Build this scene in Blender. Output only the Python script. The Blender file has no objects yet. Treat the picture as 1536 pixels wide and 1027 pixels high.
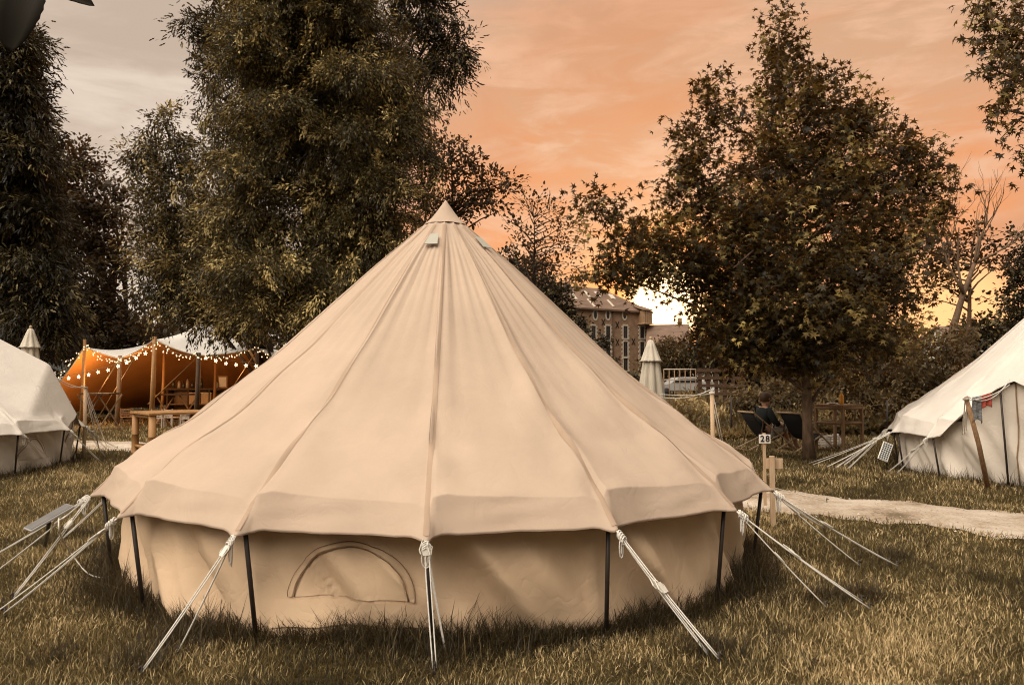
import bpy, math, random
import numpy as np
from mathutils import Vector, Matrix, Quaternion

random.seed(7); RNG = np.random.default_rng(11)
S = bpy.context.scene
COL = S.collection
R_ = math.radians
F = 1150.0; CX = 768.0; CY = 513.5; CAMH = 1.36
PITCH = math.atan(54.5 / F)

# ------------------------------------------------------------------ coordinates
def ray(px, py):
    u = (px - CX) / F; v = (CY - py) / F
    return np.array([u, math.cos(PITCH) - v * math.sin(PITCH), math.sin(PITCH) + v * math.cos(PITCH)])
def P(px, py, Y):
    d = ray(px, py); return np.array([0, 0, CAMH]) + d * (Y / d[1])
def G(px, py, z=0.0):
    d = ray(px, py); t = (z - CAMH) / d[2]; return np.array([0, 0, CAMH]) + d * t
def sm(a, b, x):
    t = np.clip((np.asarray(x, float) - a) / (b - a), 0, 1); return t * t * (3 - 2 * t)
def gz(x, y):
    x = np.asarray(x, float); y = np.asarray(y, float)
    bump = 0.018 * np.sin(x * 1.7 + 0.6 * y) * np.cos(y * 1.3 - 0.4 * x) + 0.012 * np.sin(3.1 * x - 2.2 * y)
    fade = 1 - sm(40, 80, np.hypot(x, y))
    return bump * fade + 0.10 * sm(5.0, 7.5, x) * sm(8.2, 10, y) * (1 - sm(25, 45, y)) - 0.02
def GP(px, py):
    p = G(px, py)
    return np.array([p[0], p[1], float(gz(p[0], p[1]))])

# ------------------------------------------------------------------ materials
def nm(name):
    m = bpy.data.materials.new(name); m.use_nodes = True
    nt = m.node_tree
    for n in list(nt.nodes): nt.nodes.remove(n)
    return m, nt
def node(nt, t, **kw):
    n = nt.nodes.new(t)
    for k, v in kw.items():
        if k in n.inputs: n.inputs[k].default_value = v
        else: setattr(n, k, v)
    return n
def link(nt, a, b): nt.links.new(a, b)
def c4(c): return (c[0], c[1], c[2], 1.0)
def ramp(nt, fac, stops):
    r = nt.nodes.new('ShaderNodeValToRGB')
    e = r.color_ramp.elements
    while len(e) < len(stops): e.new(0.5)
    for i, (p, c) in enumerate(stops):
        e[i].position = p; e[i].color = c4(c)
    link(nt, fac, r.inputs['Fac']); return r.outputs['Color']
def noise(nt, scale, detail=4, rough=0.55, coord='Object', stretch=None, dist=0.0):
    tc = nt.nodes.new('ShaderNodeTexCoord'); out = tc.outputs[coord]
    if stretch:
        mp = nt.nodes.new('ShaderNodeMapping'); mp.inputs['Scale'].default_value = stretch
        link(nt, out, mp.inputs['Vector']); out = mp.outputs['Vector']
    n = nt.nodes.new('ShaderNodeTexNoise')
    n.inputs['Scale'].default_value = scale; n.inputs['Detail'].default_value = detail
    n.inputs['Roughness'].default_value = rough; n.inputs['Distortion'].default_value = dist
    link(nt, out, n.inputs['Vector']); return n.outputs['Fac']
def simple(name, c1, c2=None, scale=8, rough=0.7, metal=0.0, bump=0.0, bscale=40, stretch=None, spec=0.3):
    m, nt = nm(name)
    o = node(nt, 'ShaderNodeOutputMaterial'); b = node(nt, 'ShaderNodeBsdfPrincipled')
    b.inputs['Roughness'].default_value = rough; b.inputs['Metallic'].default_value = metal
    b.inputs['Specular IOR Level'].default_value = spec
    if c2 is None: c2 = tuple(x * 0.75 for x in c1)
    f = noise(nt, scale, stretch=stretch)
    link(nt, ramp(nt, f, [(0.3, c2), (0.68, c1)]), b.inputs['Base Color'])
    if bump:
        bm = node(nt, 'ShaderNodeBump'); bm.inputs['Strength'].default_value = bump; bm.inputs['Distance'].default_value = 0.01
        link(nt, noise(nt, bscale, 5, stretch=stretch), bm.inputs['Height']); link(nt, bm.outputs['Normal'], b.inputs['Normal'])
    link(nt, b.outputs['BSDF'], o.inputs['Surface']); return m
def canvas(name, c, trans=0.22, tc=None, wr=0.5):
    m, nt = nm(name)
    o = node(nt, 'ShaderNodeOutputMaterial')
    d = node(nt, 'ShaderNodeBsdfPrincipled'); d.inputs['Roughness'].default_value = 0.9; d.inputs['Specular IOR Level'].default_value = 0.1
    t = node(nt, 'ShaderNodeBsdfTranslucent'); mx = node(nt, 'ShaderNodeMixShader'); mx.inputs[0].default_value = trans
    f = noise(nt, 1.6, 6, 0.6)
    f2 = noise(nt, 70, 4, 0.7)
    add = node(nt, 'ShaderNodeMath', operation='MULTIPLY_ADD'); link(nt, f2, add.inputs[0]); add.inputs[1].default_value = 0.16; link(nt, f, add.inputs[2])
    col = ramp(nt, add.outputs[0], [(0.35, tuple(x * .88 for x in c)), (0.75, tuple(min(1, x * 1.04) for x in c))])
    link(nt, col, d.inputs['Base Color'])
    t.inputs['Color'].default_value = c4(tc or tuple(x * 0.95 for x in c))
    bm = node(nt, 'ShaderNodeBump'); bm.inputs['Strength'].default_value = 0.34 * wr; bm.inputs['Distance'].default_value = 0.02
    h = node(nt, 'ShaderNodeMath', operation='MULTIPLY_ADD')
    cr = node(nt, 'ShaderNodeMath', operation='ABSOLUTE'); cs = node(nt, 'ShaderNodeMath', operation='SUBTRACT'); cs.inputs[1].default_value = .5
    link(nt, noise(nt, 4.5, 3, 0.5, dist=1.2), cs.inputs[0]); link(nt, cs.outputs[0], cr.inputs[0])
    sq = node(nt, 'ShaderNodeMath', operation='POWER'); link(nt, cr.outputs[0], sq.inputs[0]); sq.inputs[1].default_value = .6
    link(nt, sq.outputs[0], h.inputs[0]); h.inputs[1].default_value = 1.0
    wv = node(nt, 'ShaderNodeMath', operation='MULTIPLY'); link(nt, noise(nt, 500, 1), wv.inputs[0]); wv.inputs[1].default_value = 0.004
    link(nt, wv.outputs[0], h.inputs[2])
    link(nt, h.outputs[0], bm.inputs['Height']); link(nt, bm.outputs['Normal'], d.inputs['Normal']); link(nt, bm.outputs['Normal'], t.inputs['Normal'])
    link(nt, d.outputs['BSDF'], mx.inputs[1]); link(nt, t.outputs['BSDF'], mx.inputs[2]); link(nt, mx.outputs[0], o.inputs['Surface'])
    return m
def leafmat(name, stops, trans=0.35, tcol=None, rough=0.55):
    m, nt = nm(name)
    o = node(nt, 'ShaderNodeOutputMaterial'); a = node(nt, 'ShaderNodeAttribute', attribute_name='rnd')
    col = ramp(nt, a.outputs['Fac'], stops)
    d = node(nt, 'ShaderNodeBsdfPrincipled'); d.inputs['Roughness'].default_value = rough; d.inputs['Specular IOR Level'].default_value = 0.25
    link(nt, col, d.inputs['Base Color'])
    t = node(nt, 'ShaderNodeBsdfTranslucent'); t.inputs['Color'].default_value = c4(tcol or tuple(min(1, x * 2.2) for x in stops[-1][1]))
    mx = node(nt, 'ShaderNodeMixShader'); mx.inputs[0].default_value = trans
    link(nt, d.outputs['BSDF'], mx.inputs[1]); link(nt, t.outputs['BSDF'], mx.inputs[2]); link(nt, mx.outputs[0], o.inputs['Surface'])
    return m
def emit(name, c, s):
    m, nt = nm(name); o = node(nt, 'ShaderNodeOutputMaterial'); e = node(nt, 'ShaderNodeEmission')
    e.inputs['Color'].default_value = c4(c); e.inputs['Strength'].default_value = s
    link(nt, e.outputs[0], o.inputs['Surface']); m.cycles.emission_sampling = 'NONE'; return m

M = {}
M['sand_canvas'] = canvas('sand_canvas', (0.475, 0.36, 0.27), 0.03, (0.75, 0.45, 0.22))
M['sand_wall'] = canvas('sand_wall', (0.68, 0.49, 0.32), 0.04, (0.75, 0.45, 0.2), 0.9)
M['white_canvas'] = canvas('white_canvas', (0.71, 0.645, 0.565), 0.06, None, 0.8)
M['white_wall'] = canvas('white_wall', (0.66, 0.585, 0.49), 0.08, None, 0.9)
M['parasol_cloth'] = canvas('parasol_cloth', (0.62, 0.55, 0.44), 0.1, None, 0.8)
M['grey_cloth'] = canvas('grey_cloth', (0.34, 0.36, 0.34), 0.05)
M['mesh_vent'] = simple('mesh_vent', (0.43, 0.41, 0.34), (0.36, 0.34, 0.28), 300, 0.8)
M['piping'] = simple('piping', (0.26, 0.16, 0.08), None, 30, 0.8)
M['seam'] = canvas('seam', (0.43, 0.31, 0.222), 0.1, None, 0.6)
M['rope'] = simple('rope', (0.80, 0.76, 0.68), (0.62, 0.57, 0.50), 90, 0.85, bump=0.4, bscale=300)
M['steel'] = simple('steel', (0.045, 0.035, 0.028), (0.03, 0.022, 0.018), 20, 0.5, 0.3)
M['slider'] = simple('slider', (0.72, 0.66, 0.56), None, 20, 0.6)
M['darkplastic'] = simple('darkplastic', (0.03, 0.028, 0.025), None, 20, 0.45)
M['bamboo'] = simple('bamboo', (0.42, 0.22, 0.08), (0.26, 0.12, 0.04), 6, 0.5, stretch=(1, 1, 0.3), bump=0.25, bscale=18)
M['wood'] = simple('wood', (0.36, 0.22, 0.12), (0.20, 0.11, 0.05), 9, 0.75, stretch=(6, 6, 0.7), bump=0.3)
M['palewood'] = simple('palewood', (0.55, 0.40, 0.26), (0.42, 0.28, 0.16), 9, 0.75, stretch=(5, 5, 0.7))
M['darkwood'] = simple('darkwood', (0.11, 0.06, 0.03), (0.055, 0.03, 0.017), 9, 0.7, stretch=(5, 5, 0.7))
M['whitewood'] = simple('whitewood', (0.62, 0.54, 0.44), (0.48, 0.40, 0.31), 14, 0.7)
M['blackcloth'] = simple('blackcloth', (0.022, 0.02, 0.02), None, 40, 0.9)
M['skin'] = simple('skin', (0.46, 0.26, 0.17), (0.40, 0.21, 0.13), 20, 0.6)
M['hair'] = simple('hair', (0.07, 0.035, 0.015), None, 60, 0.6)
M['shirt'] = simple('shirt', (0.022, 0.026, 0.024), None, 30, 0.9)
M['shorts'] = simple('shorts', (0.42, 0.38, 0.31), (0.26, 0.23, 0.19), 30, 0.9)
M['signwhite'] = simple('signwhite', (0.78, 0.73, 0.65), (0.68, 0.62, 0.54), 20, 0.7)
M['black'] = simple('black', (0.015, 0.014, 0.013), None, 10, 0.7)
M['bark'] = simple('bark', (0.15, 0.095, 0.055), (0.05, 0.03, 0.018), 14, 0.9, bump=1.0, bscale=30, stretch=(1, 1, 0.35))
M['darkbark'] = simple('darkbark', (0.06, 0.038, 0.024), (0.025, 0.016, 0.01), 14, 0.9)
M['greybark'] = simple('greybark', (0.16, 0.10, 0.06), (0.09, 0.055, 0.03), 14, 0.9)
M['millwall'] = simple('millwall', (0.34, 0.215, 0.13), (0.21, 0.13, 0.08), 1.2, 0.95, bump=0.6, bscale=3)
M['slate'] = simple('slate', (0.20, 0.12, 0.075), (0.115, 0.07, 0.045), 0.7, 0.5, stretch=(1, 1, 4))
M['quoin'] = simple('quoin', (0.60, 0.51, 0.40), (0.46, 0.38, 0.29), 2, 0.9)
M['glass'] = simple('glass', (0.03, 0.03, 0.03), (0.02, 0.02, 0.02), 3, 0.15, spec=0.5)
M['housewhite'] = simple('housewhite', (0.72, 0.68, 0.62), (0.62, 0.58, 0.52), 1, 0.9)
M['carwhite'] = simple('carwhite', (0.36, 0.35, 0.33), (0.30, 0.29, 0.27), 1, 0.25, spec=0.5)
M['rubber'] = simple('rubber', (0.02, 0.02, 0.02), None, 6, 0.8)
M['amber'] = simple('amber', (0.85, 0.36, 0.03), (0.7, 0.28, 0.02), 6, 0.2, spec=0.5)
M['bottle_dark'] = simple('bottle_dark', (0.05, 0.04, 0.02), None, 6, 0.2, spec=0.5)
M['bottle_pale'] = simple('bottle_pale', (0.45, 0.38, 0.28), None, 6, 0.25, spec=0.5)
M['towelgrey'] = simple('towelgrey', (0.30, 0.30, 0.29), (0.07, 0.075, 0.08), 30, 0.95, stretch=(1, 1, 2.5))
M['towelred'] = simple('towelred', (0.42, 0.09, 0.06), (0.30, 0.05, 0.035), 20, 0.95)
M['bulb'] = emit('bulb', (1.0, 0.70, 0.40), 2.2)
M['star'] = emit('star', (1.0, 0.72, 0.40), 4.0)
M['cord'] = simple('cord', (0.62, 0.57, 0.48), None, 10, 0.6)
# solar cells: grid of dark cells with pale lines
def solarmat():
    m, nt = nm('solar_cells'); o = node(nt, 'ShaderNodeOutputMaterial'); b = node(nt, 'ShaderNodeBsdfPrincipled')
    tc = node(nt, 'ShaderNodeTexCoord'); br = node(nt, 'ShaderNodeTexBrick'); br.offset = 0.0
    br.inputs['Color1'].default_value = (0.03, 0.04, 0.05, 1); br.inputs['Color2'].default_value = (0.045, 0.055, 0.06, 1)
    br.inputs['Mortar'].default_value = (0.6, 0.58, 0.52, 1); br.inputs['Scale'].default_value = 1.0
    br.inputs['Brick Width'].default_value = 0.03; br.inputs['Row Height'].default_value = 0.03; br.inputs['Mortar Size'].default_value = 0.003
    link(nt, tc.outputs['Object'], br.inputs['Vector']); link(nt, br.outputs['Color'], b.inputs['Base Color']); b.inputs['Roughness'].default_value = 0.25
    link(nt, b.outputs['BSDF'], o.inputs['Surface']); return m
M['solar'] = solarmat()
M['greyglass'] = simple('greyglass', (0.14, 0.135, 0.125), None, 12, 0.35)
# stretch tent: pale outside, orange lining
def stretchmat():
    m, nt = nm('stretch_cloth'); o = node(nt, 'ShaderNodeOutputMaterial'); b = node(nt, 'ShaderNodeBsdfPrincipled'); b.inputs['Roughness'].default_value = 0.85
    b.inputs['Specular IOR Level'].default_value = 0.1
    g = node(nt, 'ShaderNodeNewGeometry'); mx = node(nt, 'ShaderNodeMix', data_type='RGBA')
    link(nt, g.outputs['Backfacing'], mx.inputs[0])
    top = ramp(nt, noise(nt, 1.2), [(0.3, (0.62, 0.58, 0.52)), (0.7, (0.74, 0.70, 0.64))])
    und = ramp(nt, noise(nt, 0.8), [(0.3, (0.62, 0.24, 0.06)), (0.7, (0.78, 0.33, 0.09))])
    link(nt, top, mx.inputs['A']); link(nt, und, mx.inputs['B']); link(nt, mx.outputs['Result'], b.inputs['Base Color'])
    link(nt, b.outputs['BSDF'], o.inputs['Surface']); return m
M['stretch'] = stretchmat()
def groundmat():
    m, nt = nm('turf_soil'); o = node(nt, 'ShaderNodeOutputMaterial'); b = node(nt, 'ShaderNodeBsdfPrincipled'); b.inputs['Roughness'].default_value = 0.95
    b.inputs['Specular IOR Level'].default_value = 0.1
    f = noise(nt, 1.3, 8, 0.7); f2 = noise(nt, 22, 5, 0.7)
    a = node(nt, 'ShaderNodeMath', operation='MULTIPLY_ADD'); link(nt, f2, a.inputs[0]); a.inputs[1].default_value = 0.6; link(nt, f, a.inputs[2])
    col = ramp(nt, a.outputs[0], [(0.5, (0.016, 0.011, 0.004)), (0.78, (0.05, 0.035, 0.013)), (1.0, (0.16, 0.11, 0.05))])
    link(nt, col, b.inputs['Base Color'])
    bm = node(nt, 'ShaderNodeBump'); bm.inputs['Strength'].default_value = 0.8; bm.inputs['Distance'].default_value = 0.03
    link(nt, f2, bm.inputs['Height']); link(nt, bm.outputs['Normal'], b.inputs['Normal'])
    link(nt, b.outputs['BSDF'], o.inputs['Surface']); return m
M['ground'] = groundmat()
def pathmat():
    m, nt = nm('gravel_track'); o = node(nt, 'ShaderNodeOutputMaterial'); b = node(nt, 'ShaderNodeBsdfPrincipled'); b.inputs['Roughness'].default_value = 0.95
    f = noise(nt, 1.1, 7, 0.65); f2 = noise(nt, 40, 5, 0.75)
    a = node(nt, 'ShaderNodeMath', operation='MULTIPLY_ADD'); link(nt, f2, a.inputs[0]); a.inputs[1].default_value = 0.55; link(nt, f, a.inputs[2])
    col = ramp(nt, a.outputs[0], [(0.60, (0.15, 0.105, 0.055)), (0.70, (0.36, 0.27, 0.185)), (0.84, (0.52, 0.43, 0.33)), (1.0, (0.68, 0.59, 0.48))])
    link(nt, col, b.inputs['Base Color'])
    bm = node(nt, 'ShaderNodeBump'); bm.inputs['Strength'].default_value = 0.9; bm.inputs['Distance'].default_value = 0.02
    link(nt, f2, bm.inputs['Height']); link(nt, bm.outputs['Normal'], b.inputs['Normal'])
    link(nt, b.outputs['BSDF'], o.inputs['Surface']); return m
M['path'] = pathmat()
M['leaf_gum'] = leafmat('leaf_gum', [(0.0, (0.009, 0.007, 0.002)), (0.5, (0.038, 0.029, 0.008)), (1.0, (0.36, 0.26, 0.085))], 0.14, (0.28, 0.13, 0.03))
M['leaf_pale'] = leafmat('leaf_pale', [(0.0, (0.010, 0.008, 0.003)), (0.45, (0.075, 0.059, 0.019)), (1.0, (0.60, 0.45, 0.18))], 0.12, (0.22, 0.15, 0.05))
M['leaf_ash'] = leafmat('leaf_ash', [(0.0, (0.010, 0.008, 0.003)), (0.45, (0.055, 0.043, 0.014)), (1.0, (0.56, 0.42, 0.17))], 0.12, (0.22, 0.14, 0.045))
M['leaf_dark'] = leafmat('leaf_dark', [(0.0, (0.008, 0.006, 0.003)), (0.6, (0.034, 0.027, 0.010)), (1.0, (0.22, 0.165, 0.066))], 0.1, (0.12, 0.08, 0.03))
M['leaf_mid'] = leafmat('leaf_mid', [(0.0, (0.022, 0.015, 0.007)), (0.7, (0.05, 0.036, 0.016)), (1.0, (0.11, 0.08, 0.033))], 0.15, (0.22, 0.10, 0.03))
M['leaf_shrub'] = leafmat('leaf_shrub', [(0.0, (0.03, 0.022, 0.009)), (0.6, (0.08, 0.056, 0.023)), (1.0, (0.19, 0.135, 0.062))], 0.25, (0.26, 0.15, 0.05))
M['weed'] = leafmat('weed', [(0.0, (0.05, 0.038, 0.014)), (0.5, (0.17, 0.125, 0.05)), (1.0, (0.55, 0.40, 0.19))], 0.25, (0.34, 0.2, 0.07))
M['leaf_near'] = leafmat('leaf_near', [(0.0, (0.016, 0.012, 0.006)), (1.0, (0.03, 0.022, 0.010))], 0.2, (0.12, 0.07, 0.03), 0.85)
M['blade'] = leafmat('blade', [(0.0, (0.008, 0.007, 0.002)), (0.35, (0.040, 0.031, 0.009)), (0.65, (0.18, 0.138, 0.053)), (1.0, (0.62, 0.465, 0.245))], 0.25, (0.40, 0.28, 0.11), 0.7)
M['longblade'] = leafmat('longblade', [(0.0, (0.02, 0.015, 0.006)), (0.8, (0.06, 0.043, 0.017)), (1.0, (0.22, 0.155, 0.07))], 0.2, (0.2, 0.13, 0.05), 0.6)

# ------------------------------------------------------------------ object helpers
def tag(o, label=None, cat=None, group=None, kind=None):
    if label: o['label'] = label
    if cat: o['category'] = cat
    if group: o['group'] = group
    if kind: o['kind'] = kind
    return o
def thing(name, loc, label, cat, group=None, rz=0.0):
    o = bpy.data.objects.new(name, None); COL.objects.link(o)
    o.location = loc; o.rotation_euler = (0, 0, rz); o.empty_display_size = 0.2
    return tag(o, label, cat, group)
def world_of(o):
    m = Matrix.Translation(o.location) @ o.rotation_euler.to_matrix().to_4x4()
    return world_of(o.parent) @ m if o.parent else m
class MB:
    def __init__(s): s.v = []; s.f = []; s.sm = []
    def add(s, vs, fs, smooth=False):
        b = len(s.v); s.v.extend([tuple(map(float, x)) for x in vs])
        for f in fs: s.f.append(tuple(i + b for i in f)); s.sm.append(smooth)
        return s
    def box(s, c, size, rot=None):
        hx, hy, hz = [k / 2 for k in size]
        vs = [Vector((x, y, z)) for x in (-hx, hx) for y in (-hy, hy) for z in (-hz, hz)]
        if rot is not None: vs = [rot @ v for v in vs]
        c = Vector([float(k) for k in c]); vs = [v + c for v in vs]
        return s.add(vs, [(0, 1, 3, 2), (4, 6, 7, 5), (0, 4, 5, 1), (2, 3, 7, 6), (0, 2, 6, 4), (1, 5, 7, 3)])
    def bar(s, a, b, w, h, up=(0, 0, 1)):
        a = Vector([float(k) for k in a]); b = Vector([float(k) for k in b]); d = (b - a); L = d.length; d.normalize()
        u = Vector(up); side = d.cross(u)
        if side.length < 1e-4: side = d.cross(Vector((1, 0, 0)))
        side.normalize(); u = side.cross(d)
        R = Matrix((side, d, u)).transposed()
        return s.box((a + b) / 2, (w, L, h), R)
    def tube(s, pts, rad, n=8, cap=True):
        pts = [Vector([float(k) for k in p]) for p in pts]; k = len(pts)
        if not hasattr(rad, '__len__'): rad = [rad] * k
        vs = []; pu = None
        for i, p in enumerate(pts):
            d = (pts[min(i + 1, k - 1)] - pts[max(i - 1, 0)])
            if d.length < 1e-9: d = Vector((0, 0, 1))
            d.normalize()
            if pu is None: pu = d.cross(Vector((0.31, 0.87, 0.12))); 
            pu = pu - d * pu.dot(d)
            if pu.length < 1e-6: pu = d.orthogonal()
            pu.normalize(); w = d.cross(pu)
            for j in range(n):
                a = 2 * math.pi * j / n; vs.append(p + (pu * math.cos(a) + w * math.sin(a)) * rad[i])
        fs = [(i * n + j, i * n + (j + 1) % n, (i + 1) * n + (j + 1) % n, (i + 1) * n + j) for i in range(k - 1) for j in range(n)]
        if cap: fs += [tuple(range(n))[::-1], tuple((k - 1) * n + j for j in range(n))]
        return s.add(vs, fs, n > 5)
    def lathe(s, c, prof, n=16, mod=None):
        vs = []
        for i, (r, z) in enumerate(prof):
            for j in range(n):
                a = 2 * math.pi * j / n; rr = r * (mod(a, i / (len(prof) - 1)) if mod else 1)
                vs.append((c[0] + rr * math.cos(a), c[1] + rr * math.sin(a), c[2] + z))
        k = len(prof)
        fs = [(i * n + j, i * n + (j + 1) % n, (i + 1) * n + (j + 1) % n, (i + 1) * n + j) for i in range(k - 1) for j in range(n)]
        fs += [tuple(range(n))[::-1], tuple((k - 1) * n + j for j in range(n))]
        return s.add(vs, fs, True)
    def build(s, name, mat, parent=None, local=False, bevel=0.0):
        me = bpy.data.meshes.new(name); vs = s.v
        if parent is not None and not local:
            iv = world_of(parent).inverted(); vs = [tuple(iv @ Vector(v)) for v in vs]
        me.from_pydata(vs, [], s.f); me.polygons.foreach_set('use_smooth', s.sm)
        me.materials.append(mat); me.update()
        o = bpy.data.objects.new(name, me); COL.objects.link(o)
        if parent is not None: o.parent = parent
        if bevel:
            b = o.modifiers.new('bevel', 'BEVEL'); b.width = bevel; b.segments = 2; b.limit_method = 'ANGLE'
        return o
def mass(name, tv, tf, pos, Rm, scale, rnd, mat, parent=None):
    """many copies of one small leaf template in ONE mesh (numpy)."""
    tv = np.asarray(tv, float); n = len(pos); k = len(tv)
    sc = scale if np.ndim(scale) == 2 else np.asarray(scale)[:, None]
    v = np.einsum('nij,kj->nki', Rm, tv) * sc[:, None, :] + pos[:, None, :]
    v = v.reshape(-1, 3)
    if parent is not None:
        iv = np.array(world_of(parent).inverted()); v = v @ iv[:3, :3].T + iv[:3, 3]
    me = bpy.data.meshes.new(name)
    nf = len(tf); lens = np.array([len(f) for f in tf]); flat = np.concatenate([np.array(f) for f in tf])
    loops = (flat[None, :] + (np.arange(n) * k)[:, None]).ravel()
    totals = np.tile(lens, n); starts = np.concatenate([[0], np.cumsum(totals)[:-1]])
    me.vertices.add(n * k); me.vertices.foreach_set('co', v.ravel().astype(np.float32))
    me.loops.add(len(loops)); me.loops.foreach_set('vertex_index', loops.astype(np.int32))
    me.polygons.add(n * nf); me.polygons.foreach_set('loop_start', starts.astype(np.int32)); me.polygons.foreach_set('loop_total', totals.astype(np.int32))
    at = me.attributes.new('rnd', 'FLOAT', 'POINT'); at.data.foreach_set('value', np.repeat(rnd, k).astype(np.float32))
    me.materials.append(mat); me.update(calc_edges=True)
    o = bpy.data.objects.new(name, me); COL.objects.link(o)
    if parent is not None: o.parent = parent
    return o
def unit(a): return a / np.maximum(np.linalg.norm(a, axis=-1, keepdims=True), 1e-9)
def frames(d, nrm):
    d = unit(d); s = unit(np.cross(d, nrm)); n = np.cross(s, d)
    return np.stack([s, d, n], axis=2)          # columns: side, length, normal
# leaf templates (length along +y, unit)
T_LANCE = ([(0, 0, 0), (-.17, .45, .03), (0, 1, -.06), (.17, .45, .03), (0, .45, -.03)], [(0, 4, 1), (1, 4, 2), (0, 3, 4), (4, 3, 2)])
T_OVAL = ([(0, 0, 0), (-.26, .3, .04), (-.22, .7, .02), (0, 1, -.08), (.22, .7, .02), (.26, .3, .04)], [(0, 5, 1), (1, 5, 4, 2), (2, 4, 3)])
def star_tmpl():
    v = [(0, .45, 0)]; tips = [(-90 - 62, .50), (-90 - 128, .62), (90, .62), (-90 + 128, .62), (-90 + 62, .50)]
    tips = [(208, .46), (150, .56), (90, .60), (30, .56), (-28, .46)]
    ring = []
    for i, (a, r) in enumerate(tips):
        ring.append((math.cos(R_(a)) * r, .45 + math.sin(R_(a)) * r, -.10))
        a2 = a - 30 if i < 4 else -90
        ring.append((math.cos(R_(a2)) * .17, .45 + math.sin(R_(a2)) * (.17 if i < 4 else .2), .03))
    v += ring; n = len(ring)
    return v, [(0, 1 + (i + 1) % n, 1 + i) for i in range(n)]
T_STAR = star_tmpl()
T_FROND = ([(0, 0, 0), (-.13, .35, .02), (-.05, .42, .0), (-.11, .7, 0), (0, 1, -.1), (.11, .7, 0), (.05, .42, 0), (.13, .35, .02)], [(0, 7, 6, 2, 1), (2, 6, 5, 4, 3)])

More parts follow.
